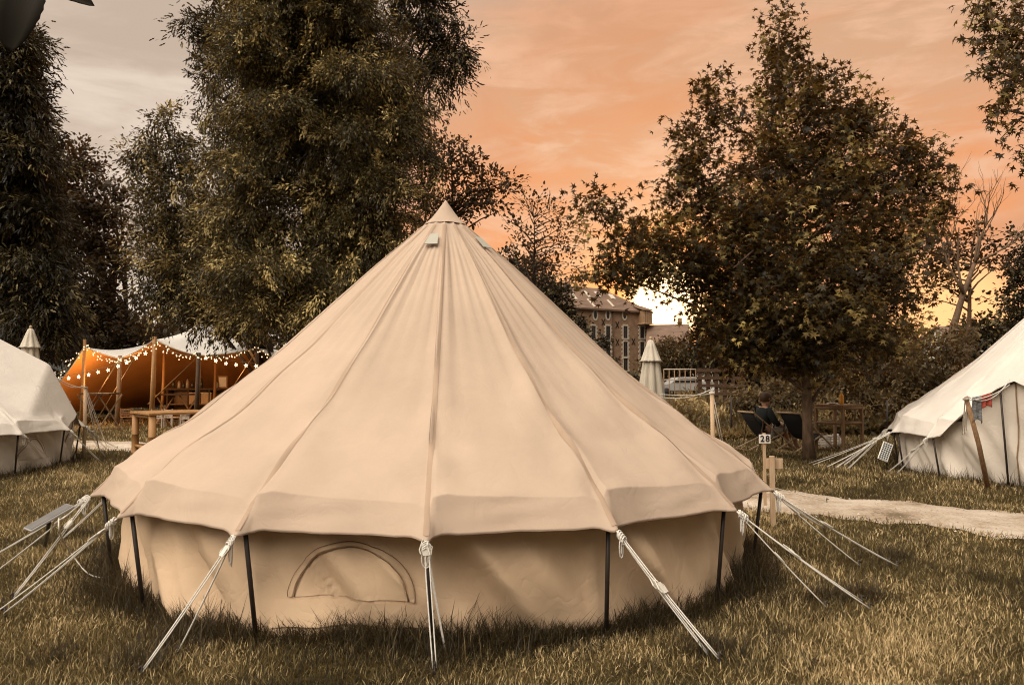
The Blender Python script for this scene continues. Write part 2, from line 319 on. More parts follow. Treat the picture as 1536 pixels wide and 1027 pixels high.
# ------------------------------------------------------------------ trees
def sphere_dirs(n): return unit(RNG.normal(size=(n, 3)))
def make_tree(name, label, lobes, Y, trunk, mat, tmpl, leaf, dens, cat='tree', group=None, bark='darkbark', spray=0.5, per=26, droop=0.35,
              upright=0.0, shell=0.45, limbs=26, spread=0.16, depthk=0.9, trunk_r=0.2, core=True, twig_every=0, leafvar=0.35, ywob=0.0):
    """lobes: (px, py, rx_px, ry_px[, dY[, density]]) picture-space sizes turned into ellipsoids in the world at depth Y."""
    bx, by = trunk
    base = np.array([bx, by, float(gz(bx, by)) - 0.05])
    root = thing(name, base, label, cat, group)
    cs = []; axs = []; Ls = []; lc = []
    for lb in lobes:
        px, py, rx, ry = lb[:4]; dY = lb[4] if len(lb) > 4 else 0.0; dn = lb[5] if len(lb) > 5 else 1.0
        yy = Y + dY; c = P(px, py, yy); k = yy / F
        rad = np.array([rx * k, max(0.35, rx * k * depthk), ry * k])
        area = 4 * math.pi * ((rad[0] * rad[1]) ** 1.6 / 3 + (rad[0] * rad[2]) ** 1.6 / 3 + (rad[1] * rad[2]) ** 1.6 / 3) ** (1 / 1.6)
        n = max(6, int(area * dens * dn))
        dr = sphere_dirs(n); u = shell + (1 - shell) * RNG.random(n) ** 0.6
        wob = 1 + 0.22 * np.sin(dr[:, 0] * 4 + px) * np.cos(dr[:, 2] * 5 + py) + RNG.normal(0, .07, n)
        p = c + dr * rad * (u * wob)[:, None]
        ax = dr * 0.8 + np.array([0, 0, upright - droop * 0.3]) + RNG.normal(0, .45, (n, 3))
        cs.append(p); axs.append(unit(ax)); Ls.append(spray * (0.6 + 0.8 * RNG.random(n))); lc.append(c)
    cs = np.concatenate(cs); axs = np.concatenate(axs); Ls = np.concatenate(Ls)
    keep = cs[:, 2] > 0.15; cs = cs[keep]; axs = axs[keep]; Ls = Ls[keep]
    n = len(cs); t = np.tile(np.linspace(0, 1, per), (n, 1)) + RNG.normal(0, .04, (n, per))
    jit = RNG.normal(0, 1, (n, per, 3)) * (spread * Ls)[:, None, None] * (1.1 - 0.6 * t)[..., None]
    pos = cs[:, None, :] + axs[:, None, :] * ((t - 0.4) * Ls[:, None])[..., None] + jit
    pos[..., 2] -= droop * (t ** 2) * Ls[:, None] * 0.5
    d = axs[:, None, :] * 0.9 + jit / (spread * Ls)[:, None, None] * 0.45 + RNG.normal(0, .4, (n, per, 3)); d[..., 2] -= droop - upright * 0.6
    pos = pos.reshape(-1, 3); d = d.reshape(-1, 3)
    nr = RNG.normal(0, .6, pos.shape) + np.array([0, 0, 1.0])
    sc = leaf * (1 - leafvar + 2 * leafvar * RNG.random(len(pos)))
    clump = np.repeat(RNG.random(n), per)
    rnd = np.clip(0.85 * clump ** 2.2 + 0.5 * RNG.random(len(pos)) ** 1.3 - 0.05, 0, 1)  # few bright clumps: lit highlights and dark gaps put into the leaf colour
    ok = pos[:, 2] > 0.05
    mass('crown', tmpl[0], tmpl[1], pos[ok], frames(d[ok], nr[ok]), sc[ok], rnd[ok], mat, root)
    # trunk, limbs and twigs as one tapered mesh
    mb = MB(); lc = np.array(lc); top = lc[np.argmax(lc[:, 2])]; zt = top[2]
    axis = lambda z: base + (np.array([top[0], top[1], zt]) - base) * np.clip((z - base[2]) / (zt - base[2]), 0, 1) + np.array([.12 * math.sin(z * .9), .1 * math.cos(z * .7) - .1, 0]) * min(1, z / 3)
    zs = np.linspace(base[2], zt, 12)
    if ywob >= 0: mb.tube([axis(z) for z in zs], [trunk_r * (1.25 if i == 0 else 1) * (1 - 0.9 * i / 11) for i in range(12)], 10)
    idx = RNG.choice(n, min(limbs, n), replace=False)
    for i in list(idx):
        e = cs[i]; hz = np.hypot(*(e[:2] - base[:2])); z0 = max(base[2] + 0.5, min(zt * 0.93, e[2] - hz * (0.55 if upright >= 0 else .1)))
        s0 = axis(z0); mid = (s0 + e) / 2 + np.array([0, 0, 0.12 * hz]) + RNG.normal(0, .08, 3) * max(.3, hz) * .4
        fr = 1 - 0.9 * (z0 - base[2]) / max(.1, zt - base[2]); r0 = trunk_r * (0.18 + 0.3 * fr)
        mb.tube([s0, s0 * .5 + mid * .5 + RNG.normal(0, .03, 3), mid, mid * .5 + e * .5 + RNG.normal(0, .04, 3), e], [r0, r0 * .75, r0 * .55, r0 * .35, r0 * .12], 5)
    if twig_every:
        for i in range(0, n, twig_every):
            a = cs[i] - axs[i] * .4 * Ls[i]; b = cs[i] + axs[i] * .5 * Ls[i]; mb.tube([a, (a + b) / 2, b], [.012, .008, .004], 4)
    mb.build('trunk', M[bark], root)
    return root

# ------------------------------------------------------------------ ground, path
def build_ground():
    ax = np.concatenate([-np.geomspace(700, 14, 26), np.linspace(-13.5, 13.5, 110), np.geomspace(14, 700, 26)])
    ay = np.concatenate([-np.geomspace(300, 3, 14), np.linspace(-2, 24, 106), np.geomspace(24.5, 900, 30)])
    X, Y = np.meshgrid(ax, ay); Z = gz(X, Y)
    nx, ny = len(ax), len(ay); mb = MB()
    mb.add(np.stack([X, Y, Z], -1).reshape(-1, 3), [(j * nx + i, j * nx + i + 1, (j + 1) * nx + i + 1, (j + 1) * nx + i) for j in range(ny - 1) for i in range(nx - 1)], True)
    return tag(mb.build('ground', M['ground']), kind='structure')
build_ground()
PATH = np.array([(11.5, 4.2), (8.5, 5.4), (6.6, 6.4), (4.95, 7.35), (3.2, 8.55), (1.0, 10.3), (-1.5, 12.2), (-4.2, 13.9), (-8.3, 15.9), (-13, 17.6), (-20, 19.5)], float)
def catmull(pts, n):
    pts = np.asarray(pts, float); q = np.vstack([2 * pts[0] - pts[1], pts, 2 * pts[-1] - pts[-2]]); out = []
    for i in range(1, len(q) - 2):
        for t in np.linspace(0, 1, n, endpoint=False):
            a, b, c, d = q[i - 1], q[i], q[i + 1], q[i + 2]
            out.append(.5 * (2 * b + (c - a) * t + (2 * a - 5 * b + 4 * c - d) * t * t + (3 * b - a - 3 * c + d) * t ** 3))
    out.append(q[-2]); return np.array(out)
PC = catmull(PATH, 14); PHW = 0.74
def path_dist(x, y):
    p = np.stack([x, y], -1); best = np.full(len(p), 1e9)
    for a, b in zip(PC[:-1], PC[1:]):
        ab = b - a; t = np.clip(((p - a) @ ab) / (ab @ ab), 0, 1); best = np.minimum(best, np.hypot(*(p - a - t[:, None] * ab).T))
    return best
def build_path():
    tg = np.gradient(PC, axis=0); tg = unit(tg); nr = np.stack([-tg[:, 1], tg[:, 0]], -1); vs = []; n = len(PC); w = 9
    for i in range(n):
        hw = PHW + 0.10 * math.sin(i * .9) + 0.07 * math.sin(i * 2.3)
        for j in range(w):
            u = -1 + 2 * j / (w - 1); p = PC[i] + nr[i] * u * hw
            vs.append((p[0], p[1], float(gz(*p)) + 0.012 - 0.010 * abs(u) ** 4 + 0.006))
    mb = MB(); mb.add(vs, [(i * w + j, i * w + j + 1, (i + 1) * w + j + 1, (i + 1) * w + j) for i in range(n - 1) for j in range(w - 1)], True)
    tag(mb.build('path', M['path']), kind='structure')
    # loose stones
    k = 5200; i = RNG.integers(0, n - 1, k); f = RNG.random(k)[:, None]; p = PC[i] * (1 - f) + PC[i + 1] * f + nr[i] * (RNG.normal(0, .5, k) * PHW)[:, None]
    pos = np.column_stack([p, gz(p[:, 0], p[:, 1]) + .012])
    tv = [(-.5, -.4, 0), (.5, -.5, 0), (.4, .5, 0), (-.45, .45, .1), (0, 0, .55)]; tf = [(0, 1, 4), (1, 2, 4), (2, 3, 4), (3, 0, 4)]
    a = RNG.random(k) * 6.28; dd = np.stack([np.cos(a), np.sin(a), 0 * a], -1)
    mass('gravel', tv, tf, pos, frames(dd, np.tile([0, 0, 1.0], (k, 1)) + RNG.normal(0, .2, (k, 3))), .008 + .022 * RNG.random(k) ** 3, RNG.random(k), M['stonemix'])
    tag(bpy.data.objects['gravel'], kind='stuff')
M['stonemix'] = leafmat('stonemix', [(0, (.2, .15, .1)), (.6, (.42, .34, .25)), (1, (.62, .54, .44))], 0.0, None, .9)
build_path()

# ------------------------------------------------------------------ bell tents
PROF = [(0.0, 2.85), (.05, 2.785), (.111, 2.70), (.17, 2.645), (.256, 2.568), (.56, 2.295), (.8, 2.07), (1.31, 1.60), (1.7, 1.275), (2.05, 1.01), (2.30, .84), (2.43, .765), (2.475, .73), (2.53, .665), (2.6, .57)]
def bell_tent(C, label, z0=0.0, off=0.0, door=None, roofmat='sand_canvas', wallmat='sand_wall', ropes=(), lean=(0, 0), seg=16, porch=None, frame_al=2.3, eave=0.0, seed=0, window=None, vents=(), poles=None):
    porch = porch if callable(porch) else (lambda al, t: 1.42 - .10 * (al - 1.7) - 1.02 * t)
    rg = np.random.default_rng(seed)
    C = np.array([C[0], C[1], z0]); root = thing('bell_tent', C, label, 'tent', 'bell tents')
    pr = np.array([p[0] for p in PROF]); pz = np.array([p[1] for p in PROF]); SA = 2 * math.pi / seg
    pz = np.where(pr > 2.35, pz - eave * (pr - 2.35) / .25, pz)
    dd = None if door is None else np.array(door, float) / np.hypot(*door)
    ph = rg.random(64) * 6.28
    def roof(th, s):
        """th angle (0 = towards -y, positive to +x), s radius parameter 0..2.6 along the seam."""
        u = ((th - off) / SA) % 1.0; k = int(math.floor((th - off) / SA)) % seg
        chord = math.cos(SA / 2) / math.cos((u - .5) * SA)          # polygon edge
        w = sm(1.6, 2.5, s); rr = s * (1 - w * (1 - chord)) * (1 - .012 * sm(.3, 1.5, s))
        z = float(np.interp(s, pr, pz))
        if s > 2.05:                                                   # crisp shoulder beside each seam, easing out along the panel
            cw = .25 + .75 * math.exp(-((u - .02) % 1.0) / .42); kz = .775 - eave * .2
            zA = 1.01 + (kz - 1.01) * (s - 2.05) / .41 if s < 2.46 else kz + (.57 - eave - kz) * ((s - 2.46) / .14)
            zB = 1.01 + (.57 - eave - 1.01) * ((s - 2.05) / .55) ** 1.12
            z = cw * zA + (1 - cw) * zB
            if s > 2.46: rr -= cw * (s - 2.46) * .55 * chord
        mid = 4 * u * (1 - u)
        z -= 0.048 * mid * math.sin(math.pi * min(1, s / 2.42)) ** .8 * (0.75 + 0.35 * math.sin(ph[k]))      # panel sag
        if s > 2.3: z += 0.004 * mid ** .5 * sm(2.3, 2.6, s)
        e = min(u, 1 - u) * SA * s                                   # distance from the seam in metres
        z += 0.005 * math.exp(-(e / .03) ** 2) * min(1, s / .3)
        cz = math.exp(-(e / .06) ** 2) * sm(2.40, 2.6, s); rr += .034 * cz; z -= .018 * cz
        z -= .02 * math.exp(-((e - .03) / .05) ** 2) * sm(2.3, 2.42, s) * (1 - sm(2.5, 2.6, s))
        pass
        # pleats running down from the crown, strongest beside seams
        a1 = 0.013 * math.exp(-((s - .8) / .7) ** 2) * min(1, s / .6) + .006 * min(1, s)
        z += a1 * (math.sin(u * 6.28 * 2 + ph[k] + s * .6) * .5 + .7 * math.sin(u * 6.28 * 5 + ph[k + 16] + 1.3 * s)) * (0.22 + math.exp(-(e / .14) ** 2)) * float(sm(.2, .5, s))
        # slanting tension folds towards the corners
        q = (u - .5) * SA * s
        z += .018 * sm(1.0, 2.0, s) * math.sin(9 * (s * .8 + abs(q) * 1.6) + ph[k + 32]) * (1 - sm(2.3, 2.45, s)) * math.exp(-(e / .22) ** 2)
        rr += .010 * sm(2.40, 2.5, s) * math.sin(u * 13 + ph[k + 8]) * mid + .005 * sm(2.44, 2.52, s) * math.sin(7 * u + 62 * s + ph[k + 40]) * (1 - sm(2.56, 2.6, s)) * math.exp(-((u - .25 - .4 * abs(math.sin(ph[k]))) / .28) ** 2)
        x = C[0] + rr * math.sin(th) + lean[0] * (1 - s / 2.6); y = C[1] - rr * math.cos(th) + lean[1] * (1 - s / 2.6)
        if dd is not None:
            rel = np.array([rr * math.sin(th), -rr * math.cos(th)]); along = rel @ dd; t = abs(rel @ np.array([-dd[1], dd[0]]))
            if along > .9:
                pz_ = porch(along, t)
                if pz_ > z: z = pz_
                else: z += max(0, .06 - (z - pz_)) * .3
        return x, y, z0 + z
    us = [0, .012, .03, .05, .075, .11, .16, .22, .28, .34, .40, .46, .5, .54, .60, .66, .72, .78, .84, .89, .925, .95, .97, .988]
    ss = list(np.linspace(.15, 2.3, 52)) + [2.33, 2.36, 2.39, 2.415, 2.435, 2.448, 2.456, 2.46, 2.464, 2.472, 2.485, 2.50, 2.52, 2.54, 2.56, 2.58, 2.592, 2.6]
    ths = [off + (k + u) * SA for k in range(seg) for u in us]; nt = len(ths)
    mb = MB(); vs = [roof(th, s) for s in ss for th in ths]
    mb.add(vs, [(i * nt + j, i * nt + (j + 1) % nt, (i + 1) * nt + (j + 1) % nt, (i + 1) * nt + j) for i in range(len(ss) - 1) for j in range(nt)], True)
    rf = mb.build('roof', M[roofmat], root)
    so = rf.modifiers.new('cloth', 'SOLIDIFY'); so.thickness = 0.004; so.offset = -1
    # felled seam tapes, one per panel joint
    for k in range(seg):
        th = off + k * SA; mb = MB(); vs = []
        sl = list(np.linspace(.21, 2.58, 60))
        for s_ in sl:
            w = min(.016, .10 * s_) / s_
            for q in (-w, 0.0, w):
                x, y, z = roof(th + q, s_); vs.append((x + .003 * math.sin(th), y - .003 * math.cos(th), z + .007))
        mb.add(vs, [(i * 3 + j, i * 3 + j + 1, (i + 1) * 3 + j + 1, (i + 1) * 3 + j) for i in range(len(sl) - 1) for j in range(2)], True)
        mb.build('seam_tape', M['seam'] if roofmat == 'sand_canvas' else M[roofmat], root)
    # stitched crown cap
    mb = MB(); n = 48; cap = [(0.003, 2.857), (.02, 2.832), (.05, 2.79), (.08, 2.747), (.115, 2.702), (.15, 2.668), (.185, 2.638)]
    vs = [(C[0] + lean[0] + r * math.sin(2 * math.pi * j / n), C[1] + lean[1] - r * math.cos(2 * math.pi * j / n), z0 + z + .006 + .002 * math.sin(j * .9) * (r / .2)) for r, z in cap for j in range(n)]
    mb.add(vs, [(i * n + j, i * n + (j + 1) % n, (i + 1) * n + (j + 1) % n, (i + 1) * n + j) for i in range(len(cap) - 1) for j in range(n)] + [tuple(range(n))[::-1]], True)
    mb.build('crown_cap', M[roofmat], root)
    # hem along the eave
    mb = MB(); ring = [roof(th, 2.6) for th in ths]; mb.tube(ring + [ring[0]], .0035, 6, False); mb.build('eave_hem', M['seam'] if roofmat == 'sand_canvas' else M[roofmat], root)
    # vents
    for (th, s, w, h) in vents:
        mb = MB(); g = [(th + a * w / s, s + b) for b in (0, h) for a in (-.5, .5)]
        vs = []
        for i, (a, b) in enumerate(g):
            a = th + (a - th) * (0.75 + .5 * (b - s) / h) / (b / s)
            x, y, z = roof(a, b); vs.append((x + .020 * math.sin(th), y - .020 * math.cos(th), float(np.interp(b, pr, pz)) + z0 + .016))
        mb.add(vs, [(0, 1, 3, 2)])
        vo = mb.build('vent', M['mesh_vent'], root); md = vo.modifiers.new('cloth', 'SOLIDIFY'); md.thickness = .004
    # side wall with drape folds
    def wall(th, t):
        u = ((th - off) / SA) % 1.0; k = int(math.floor((th - off) / SA)) % seg
        xt, yt, zt = roof(th, 2.44); zt = zt - .035
        r0 = 2.36 * math.cos(SA / 2) / math.cos((u - .5) * SA); r1 = 2.345 + .02 * math.sin(5 * th + ph[3])
        r = r0 + (r1 - r0) * t; mid = 4 * u * (1 - u); fold = sm(.05, .5, t)
        r += .040 * fold * math.sin(u * 8 - t * 6.5 + ph[k]) * (.25 + mid) + .016 * fold * math.sin(u * 19 - t * 11 + ph[k + 20]) * (.4 + mid) + .010 * math.sin(u * 6 + t * 6 + ph[k + 9]) * mid * fold
        r += .030 * fold * (1 - abs(math.sin(u * 6.5 - t * 4.2 + ph[k + 5]))) ** 4 * (.35 + mid) + .014 * fold * (1 - abs(math.sin(u * 13 - t * 6 + ph[k + 30]))) ** 5
        e = min(u, 1 - u); r += .010 * math.exp(-(e / .03) ** 2)
        z = zt + (float(gz(C[0] + r * math.sin(th), C[1] - r * math.cos(th))) - zt if True else 0) * t if z0 < 9 else zt * (1 - t)
        if dd is not None and zt - z0 > .75:                        # porch wall stands further out
            r += .07 * (1 - t)
        return C[0] + r * math.sin(th), C[1] - r * math.cos(th), z
    tt = np.linspace(0, 1.02, 22); us2 = list(np.linspace(0, 1, 26)[:-1]); th2 = [off + (k + u) * SA for k in range(seg) for u in us2]; n2 = len(th2)
    mb = MB(); vs = [wall(th, t) for t in tt for th in th2]
    mb.add(vs, [(i * n2 + j, (i + 1) * n2 + j, (i + 1) * n2 + (j + 1) % n2, i * n2 + (j + 1) % n2) for i in range(len(tt) - 1) for j in range(n2)], True)
    mb.build('side_wall', M[wallmat], root)
    # arched windows: flap standing slightly proud, zip round its edge
    for (th0, wid, top_t, bot_t) in (window or []):
        mb = MB(); na, nb = 22, 12; vs = []
        for b in range(nb + 1):
            for a in range(na + 1):
                q = -1 + 2 * a / na; ytop = top_t + (bot_t - top_t) * (1 - math.sqrt(max(0, 1 - q * q)))
                t = bot_t + (ytop - bot_t) * b / nb; x, y, z = wall(th0 + q * wid / 2, t)
                vs.append((x + .005 * math.sin(th0), y - .005 * math.cos(th0), z))
        mb.add(vs, [(b * (na + 1) + a, b * (na + 1) + a + 1, (b + 1) * (na + 1) + a + 1, (b + 1) * (na + 1) + a) for b in range(nb) for a in range(na)], True)
        wf = mb.build('window_flap', M[wallmat], root)
        def arch(gr):
            out = []
            for a in np.linspace(-1, 1, 40):
                ang = math.pi / 2 * a; q = math.sin(ang) * gr; t = bot_t - (bot_t - top_t) * math.cos(ang) * (1 + (gr - 1) * .9)
                x, y, z = wall(th0 + q * wid / 2, t); out.append((x + .009 * math.sin(th0), y - .009 * math.cos(th0), z))
            return out
        mb = MB(); mb.tube(arch(1.0), .0035, 6); z_ = mb.build('zip', M['piping'], wf)
        mb = MB(); A, B = arch(1.10), arch(1.03); mb.add(A + B, [(i, i + 1, 40 + i + 1, 40 + i) for i in range(39)], True); mb.build('binding', M[wallmat], wf)
        mb = MB(); mb.tube(arch(1.12), .0018, 6); mb.build('binding', M['piping'], wf)
        mb = MB(); lo = [wall(th0 + q * wid / 2 * 1.35, bot_t + .02) for q in np.linspace(-1, 1, 14)]; lo2 = [wall(th0 + q * wid / 2 * 1.35, bot_t + .2) for q in np.linspace(-1, 1, 14)]
        o_ = lambda p: (p[0] + .012 * math.sin(th0), p[1] - .012 * math.cos(th0), p[2])
        mb.add([o_(p) for p in lo + lo2], [(i, 14 + i, 15 + i, i + 1) for i in range(13)], True); mb.build('hem_flap', M[wallmat], root)
    # wall poles
    for k in range(seg):
        if poles is not None and k not in poles: continue
        th = off + k * SA; a = roof(th, 2.5); x, y = C[0] + 2.42 * math.sin(th), C[1] - 2.42 * math.cos(th)
        a = (C[0] + 2.50 * math.sin(th), C[1] - 2.50 * math.cos(th), roof(th, 2.55)[2] - .02); off_t = .03
        mb = MB(); mb.tube([a, (x + off_t * math.cos(th), y + off_t * math.sin(th), float(gz(x, y)) - .05)], .0125, 8); mb.build('wall_pole', M['steel'], root)
    # centre pole
    mb = MB(); mb.tube([(C[0], C[1], z0 - .05), (C[0] + lean[0], C[1] + lean[1], z0 + 2.8)], .02, 8); mb.build('centre_pole', M['steel'], root)
    # guy ropes: corner index -> peg (px, py)
    def rope(a, b, sld, dbl=.012, loop=True):
        a = np.array(a); b = np.array(b); mb = MB(); L = np.linalg.norm(b - a); sd = np.cross(b - a, [0, 0, 1]); sd = sd / max(1e-6, np.linalg.norm(sd))
        for sgn in (-1, 1):
            pts = [a + (b - a) * t + sd * sgn * dbl * (min(1, 6 * t) if sgn > 0 else 1) * (1 - .3 * t) - np.array([0, 0, .012 * L * 4 * t * (1 - t)]) for t in np.linspace(0, 1, 9)]
            mb.tube(pts, .0036, 6)
        # knot and hanging tail
        for j in range(4):
            c = a + (b - a) * (.03 + .018 * j); q = rg.random() * 3
            mb.tube([c + .022 * (sd * math.cos(q + w) + np.array([0, 0, math.sin(q + w)])) for w in np.linspace(0, 5.8, 9)], .0038, 5)
        if loop:
            w = .016 + .014 * rg.random(); hgt = .03 + .045 * rg.random(); c = a + (b - a) * .05
            mb.tube([c + sd * w * math.sin(v) * (1 if rg.random() > 2 else .8) - np.array([0, 0, hgt * (1 - math.cos(v)) / 1.2]) for v in np.linspace(0, 2 * math.pi - .7, 12)], .0034, 5)
        r_ = mb.build('guy_rope', M['rope'], root)
        mb = MB(); c = a + (b - a) * sld; d = (b - a) / L
        mb.bar(c - d * .03, c + d * .03, .036, .008, tuple(np.cross(sd, d)))
        mb.tube([c + d * .02 + sd * .03, c + sd * .035, c - d * .05 + sd * .015, c - d * .01 - sd * .03, c + d * .03 - sd * .02], .004, 5)
        mb.build('rope_slider', M['slider'], r_)
        mb = MB(); mb.tube([b + np.array([0, 0, .03]), b - np.array([0, 0, .12])], .006, 6); mb.tube([b + np.array([0, 0, .03]), b + np.array([.03 * d[0], .03 * d[1], .015])], .005, 6)
        mb.build('tent_peg', M['steel'], r_)
    for (k, px, py, sld) in ropes:
        a = roof(off + k * SA, 2.6); q = G(px, py, .06); q[2] = float(gz(q[0], q[1])) + .03
        rope(a, q, sld)
    root_fn = dict(root=root, roof=roof, wall=wall, C=C, dd=dd, rope=rope)
    if dd is not None:
        tip = C[:2] + dd * 2.62; tz = z0 + 1.30
        mb = MB()
        for sg in (-1, 1):
            sd = np.array([-dd[1], dd[0]]) * sg * .62; p0 = C[:2] + dd * 2.15 + sd
            mb.tube([(C[0] + dd[0] * frame_al, C[1] + dd[1] * frame_al, roof(math.atan2(dd[0], -dd[1]), frame_al)[2] - .04), (p0[0], p0[1], float(gz(*p0)) - .03)], .016, 8)
        mb.build('door_frame', M['steel'], root)
        # zipped doorway seam
        a = np.linspace(0, 1, 8); thd = math.atan2(dd[0], -dd[1])
        mb = MB(); pts = [np.array(wall(thd, t)) for t in a]; pts = [(p[0] + dd[0] * .012, p[1] + dd[1] * .012, p[2]) for p in pts]; mb.tube(pts, .008, 6); mb.build('door_zip', M['piping'], root)
    return root_fn
SEG = 2 * math.pi / 16
main_ropes = [(0, 652, 985, .06), (0, 668, 962, .10), (1, 1062, 968, .45), (1, 1078, 975, .47),
              (2, 1238, 898, .5), (2, 1292, 890, .42), (2, 1304, 900, .45), (3, 1288, 842, .25), (3, 1334, 838, .45), (3, 1345, 842, .45), (4, 1235, 782, .3), (5, 1240, 745, .3),
              (-1, 213, 985, .12), (-1, 268, 955, .12), (-2, -28, 918, .18), (-2, 8, 902, .15), (-3, -35, 838, .3), (-3, -20, 858, .3), (-3, 20, 880, .3), (-4, 92, 800, .3), (-4, 100, 792, .3)]
MAIN = bell_tent((-.56, 6.4), 'large sandy canvas bell tent filling the middle of the lawn', off=R_(3.0), door=(.66, .75), ropes=main_ropes, lean=(.0, 0), seed=3,
                 window=[(R_(-7.0), R_(15.2), .33, .70), (R_(172), R_(16), .16, .80)], vents=[(R_(-9), .34, .085, .11), (R_(52), .34, .09, .11), (R_(190), .34, .085, .11)])
lt = [(0, 0, 0, 0)]
LEFT = bell_tent((-9.45, 11.74), 'off-white bell tent cut off by the left picture edge, with a peaked porch ridge', off=R_(28), door=(.95, .31), frame_al=2.0, porch=lambda al, t: (1.62 - .56 * (al - 2.05) if al < 2.08 else 1.60 - 1.95 * (al - 2.08)) - .80 * t, roofmat='white_canvas', wallmat='white_wall', seed=8,
                 ropes=[(2, 76, 694, .1), (2, 84, 692, .12), (3, 114, 690, .1), (3, 148, 688, .2), (3, 153, 690, .2), (4, 158, 680, .15), (4, 166, 674, .2), (4, 176, 666, .2)],
                 window=[(R_(84), R_(14), .345, .74)], vents=[])
RIGHT = bell_tent((8.2, 11.0), 'off-white bell tent cut off by the right picture edge, with towels on its porch line', z0=.08, off=R_(-34), door=(-.80, -.60), porch=lambda al, t: 1.36 - .13 * (al - 1.7) - .55 * t - .25 * t * t, roofmat='white_canvas', wallmat='white_wall', seed=15, eave=.08,
                  ropes=[(-3, 1213, 690, .12), (-3, 1240, 697, .2), (-4, 1252, 699, .25), (-4, 1272, 698, .3), (-4, 1265, 694, .3), (-2, 1330, 703, .35), (-2, 1345, 705, .2), (-3, 1218, 693, .2)], vents=[])

def porch_post(T, base, h, label, kind, peg, extra=None, lean=(0, 0)):
    b = np.array([base[0], base[1], float(gz(*base))]); root = thing('rope_post', b, label, 'post', 'wooden porch rope posts')
    top = b + np.array([lean[0], lean[1], h]); mb = MB(); mb.tube([b - np.array([0, 0, .1]), (b + top) / 2 + np.array([.008, 0, 0]), top], [.03, .028, .025], 10); mb.build('pole', M['palewood' if kind else 'wood'], root)
    tip = np.array([T['C'][0] + T['dd'][0] * 2.6, T['C'][1] + T['dd'][1] * 2.6, T['C'][2] + (1.24 if T is RIGHT else 1.30)]) if T is not LEFT else np.array([-7.55, 12.5, 1.50])
    mb = MB()
    for s in (-1, 1):
        mb.tube([tip + np.array([0, 0, .03 * s]) + (top - tip) * t + np.array([0, 0, -.10 * (1 + .5 * s) * 4 * t * (1 - t)]) for t in np.linspace(0, 1, 10)], .0055, 6)
    mb.build('porch_rope', M['rope'], root)
    for pg in peg:
        mb = MB(); e = np.array([pg[0], pg[1], float(gz(*pg))]); a = top - np.array([0, 0, .02])
        for s in (-.014, .014): mb.tube([a + np.array([s, 0, 0]), (a + e) / 2 + np.array([s, 0, -.01]), e], .0055, 6)
        mb.tube([top + np.array([.033 * math.cos(v), .033 * math.sin(v), -.03 + .002 * v]) for v in np.linspace(0, 13, 26)], .006, 5)
        mb.build('anchor_rope', M['rope'], root)
    return top, tip
porch_post(MAIN, (2.60, 10.0), 1.24, 'pale wooden rope post standing behind the large sandy tent', True, [(3.15, 11.2)])
_c = P(121, 578, 13.0); porch_post(LEFT, (_c[0] + .08, 13.0), _c[2], 'pale wooden rope post between the left tent and the bamboo bar table', True, [tuple(GP(160, 668)[:2]), tuple(GP(150, 676)[:2])])
rp_base = P(1484, 714, 9.55)[:2]
rtop = P(1449, 596, rp_base[1] - .4)
porch_post(RIGHT, rp_base, rtop[2] - float(gz(*rp_base)), 'slanting brown wooden pole holding up the towel line at the right tent', False, [tuple(GP(1441, 706)[:2]), tuple(GP(1446, 704)[:2])], lean=(rtop[0] - rp_base[0], rtop[1] - rp_base[1]))

# ------------------------------------------------------------------ things round the right tent
def towel(name, label, mat, a, b, z, drop, n=8):
    mb = MB(); vs = []
    for i in range(n + 1):
        for j in range(n + 1):
            t = i / n; s = j / n; x = a + (b - a) * t; vs.append((x[0] + .01 * math.sin(t * 9) * s, x[1] + .025 * math.sin(t * 11 + 2 * s) * s + .012, z[0] * (1 - t) + z[1] * t - drop * s * (1 - .15 * math.sin(t * 4))))
    mb.add(vs, [(i * (n + 1) + j, i * (n + 1) + j + 1, (i + 1) * (n + 1) + j + 1, (i + 1) * (n + 1) + j) for i in range(n) for j in range(n)], True)
    o = mb.build(name, M[mat]); md = o.modifiers.new('cloth', 'SOLIDIFY'); md.thickness = .006; tag(o, label, 'towel', 'towels on the porch line'); return o
rtip = np.array([8.2 - .80 * 2.6, 11 - .60 * 2.6, .08 + 1.24])
def online(px):
    best = min(np.linspace(0, 1, 200), key=lambda t: abs((rtop + (rtip - rtop) * t)[0] / (rtop + (rtip - rtop) * t)[1] * F + CX - px)); p = rtop + (rtip - rtop) * best
    return p, p[2] - .05 * 4 * best * (1 - best)
for nme, lab, mt, x0, x1, dr in (('grey_towel', 'grey patterned towel hanging beside the red cloth', 'towelgrey', 1458, 1471, .30), ('red_towel', 'red cloth hanging from the line next to the tent porch', 'towelred', 1472, 1486, .16)):
    (a, za), (b, zb) = online(x0), online(x1); towel(nme, lab, mt, a, b, (za, zb), dr)
def ashtray(px, py):
    b = GP(px, py); r = thing('ashtray_post', b, 'short dark post with a metal ashtray bowl in front of the right tent', 'ashtray')
    MB().tube([b - np.array([0, 0, .05]), b + np.array([0, 0, .16])], .022, 8).build('post', M['darkwood'], r)
    MB().lathe((b[0], b[1], b[2] + .15), [(.03, 0), (.075, .02), (.085, .06), (.078, .06), (.06, .025), (.02, .02)], 18).build('bowl', M['carwhite'], r)
ashtray(1443, 713)
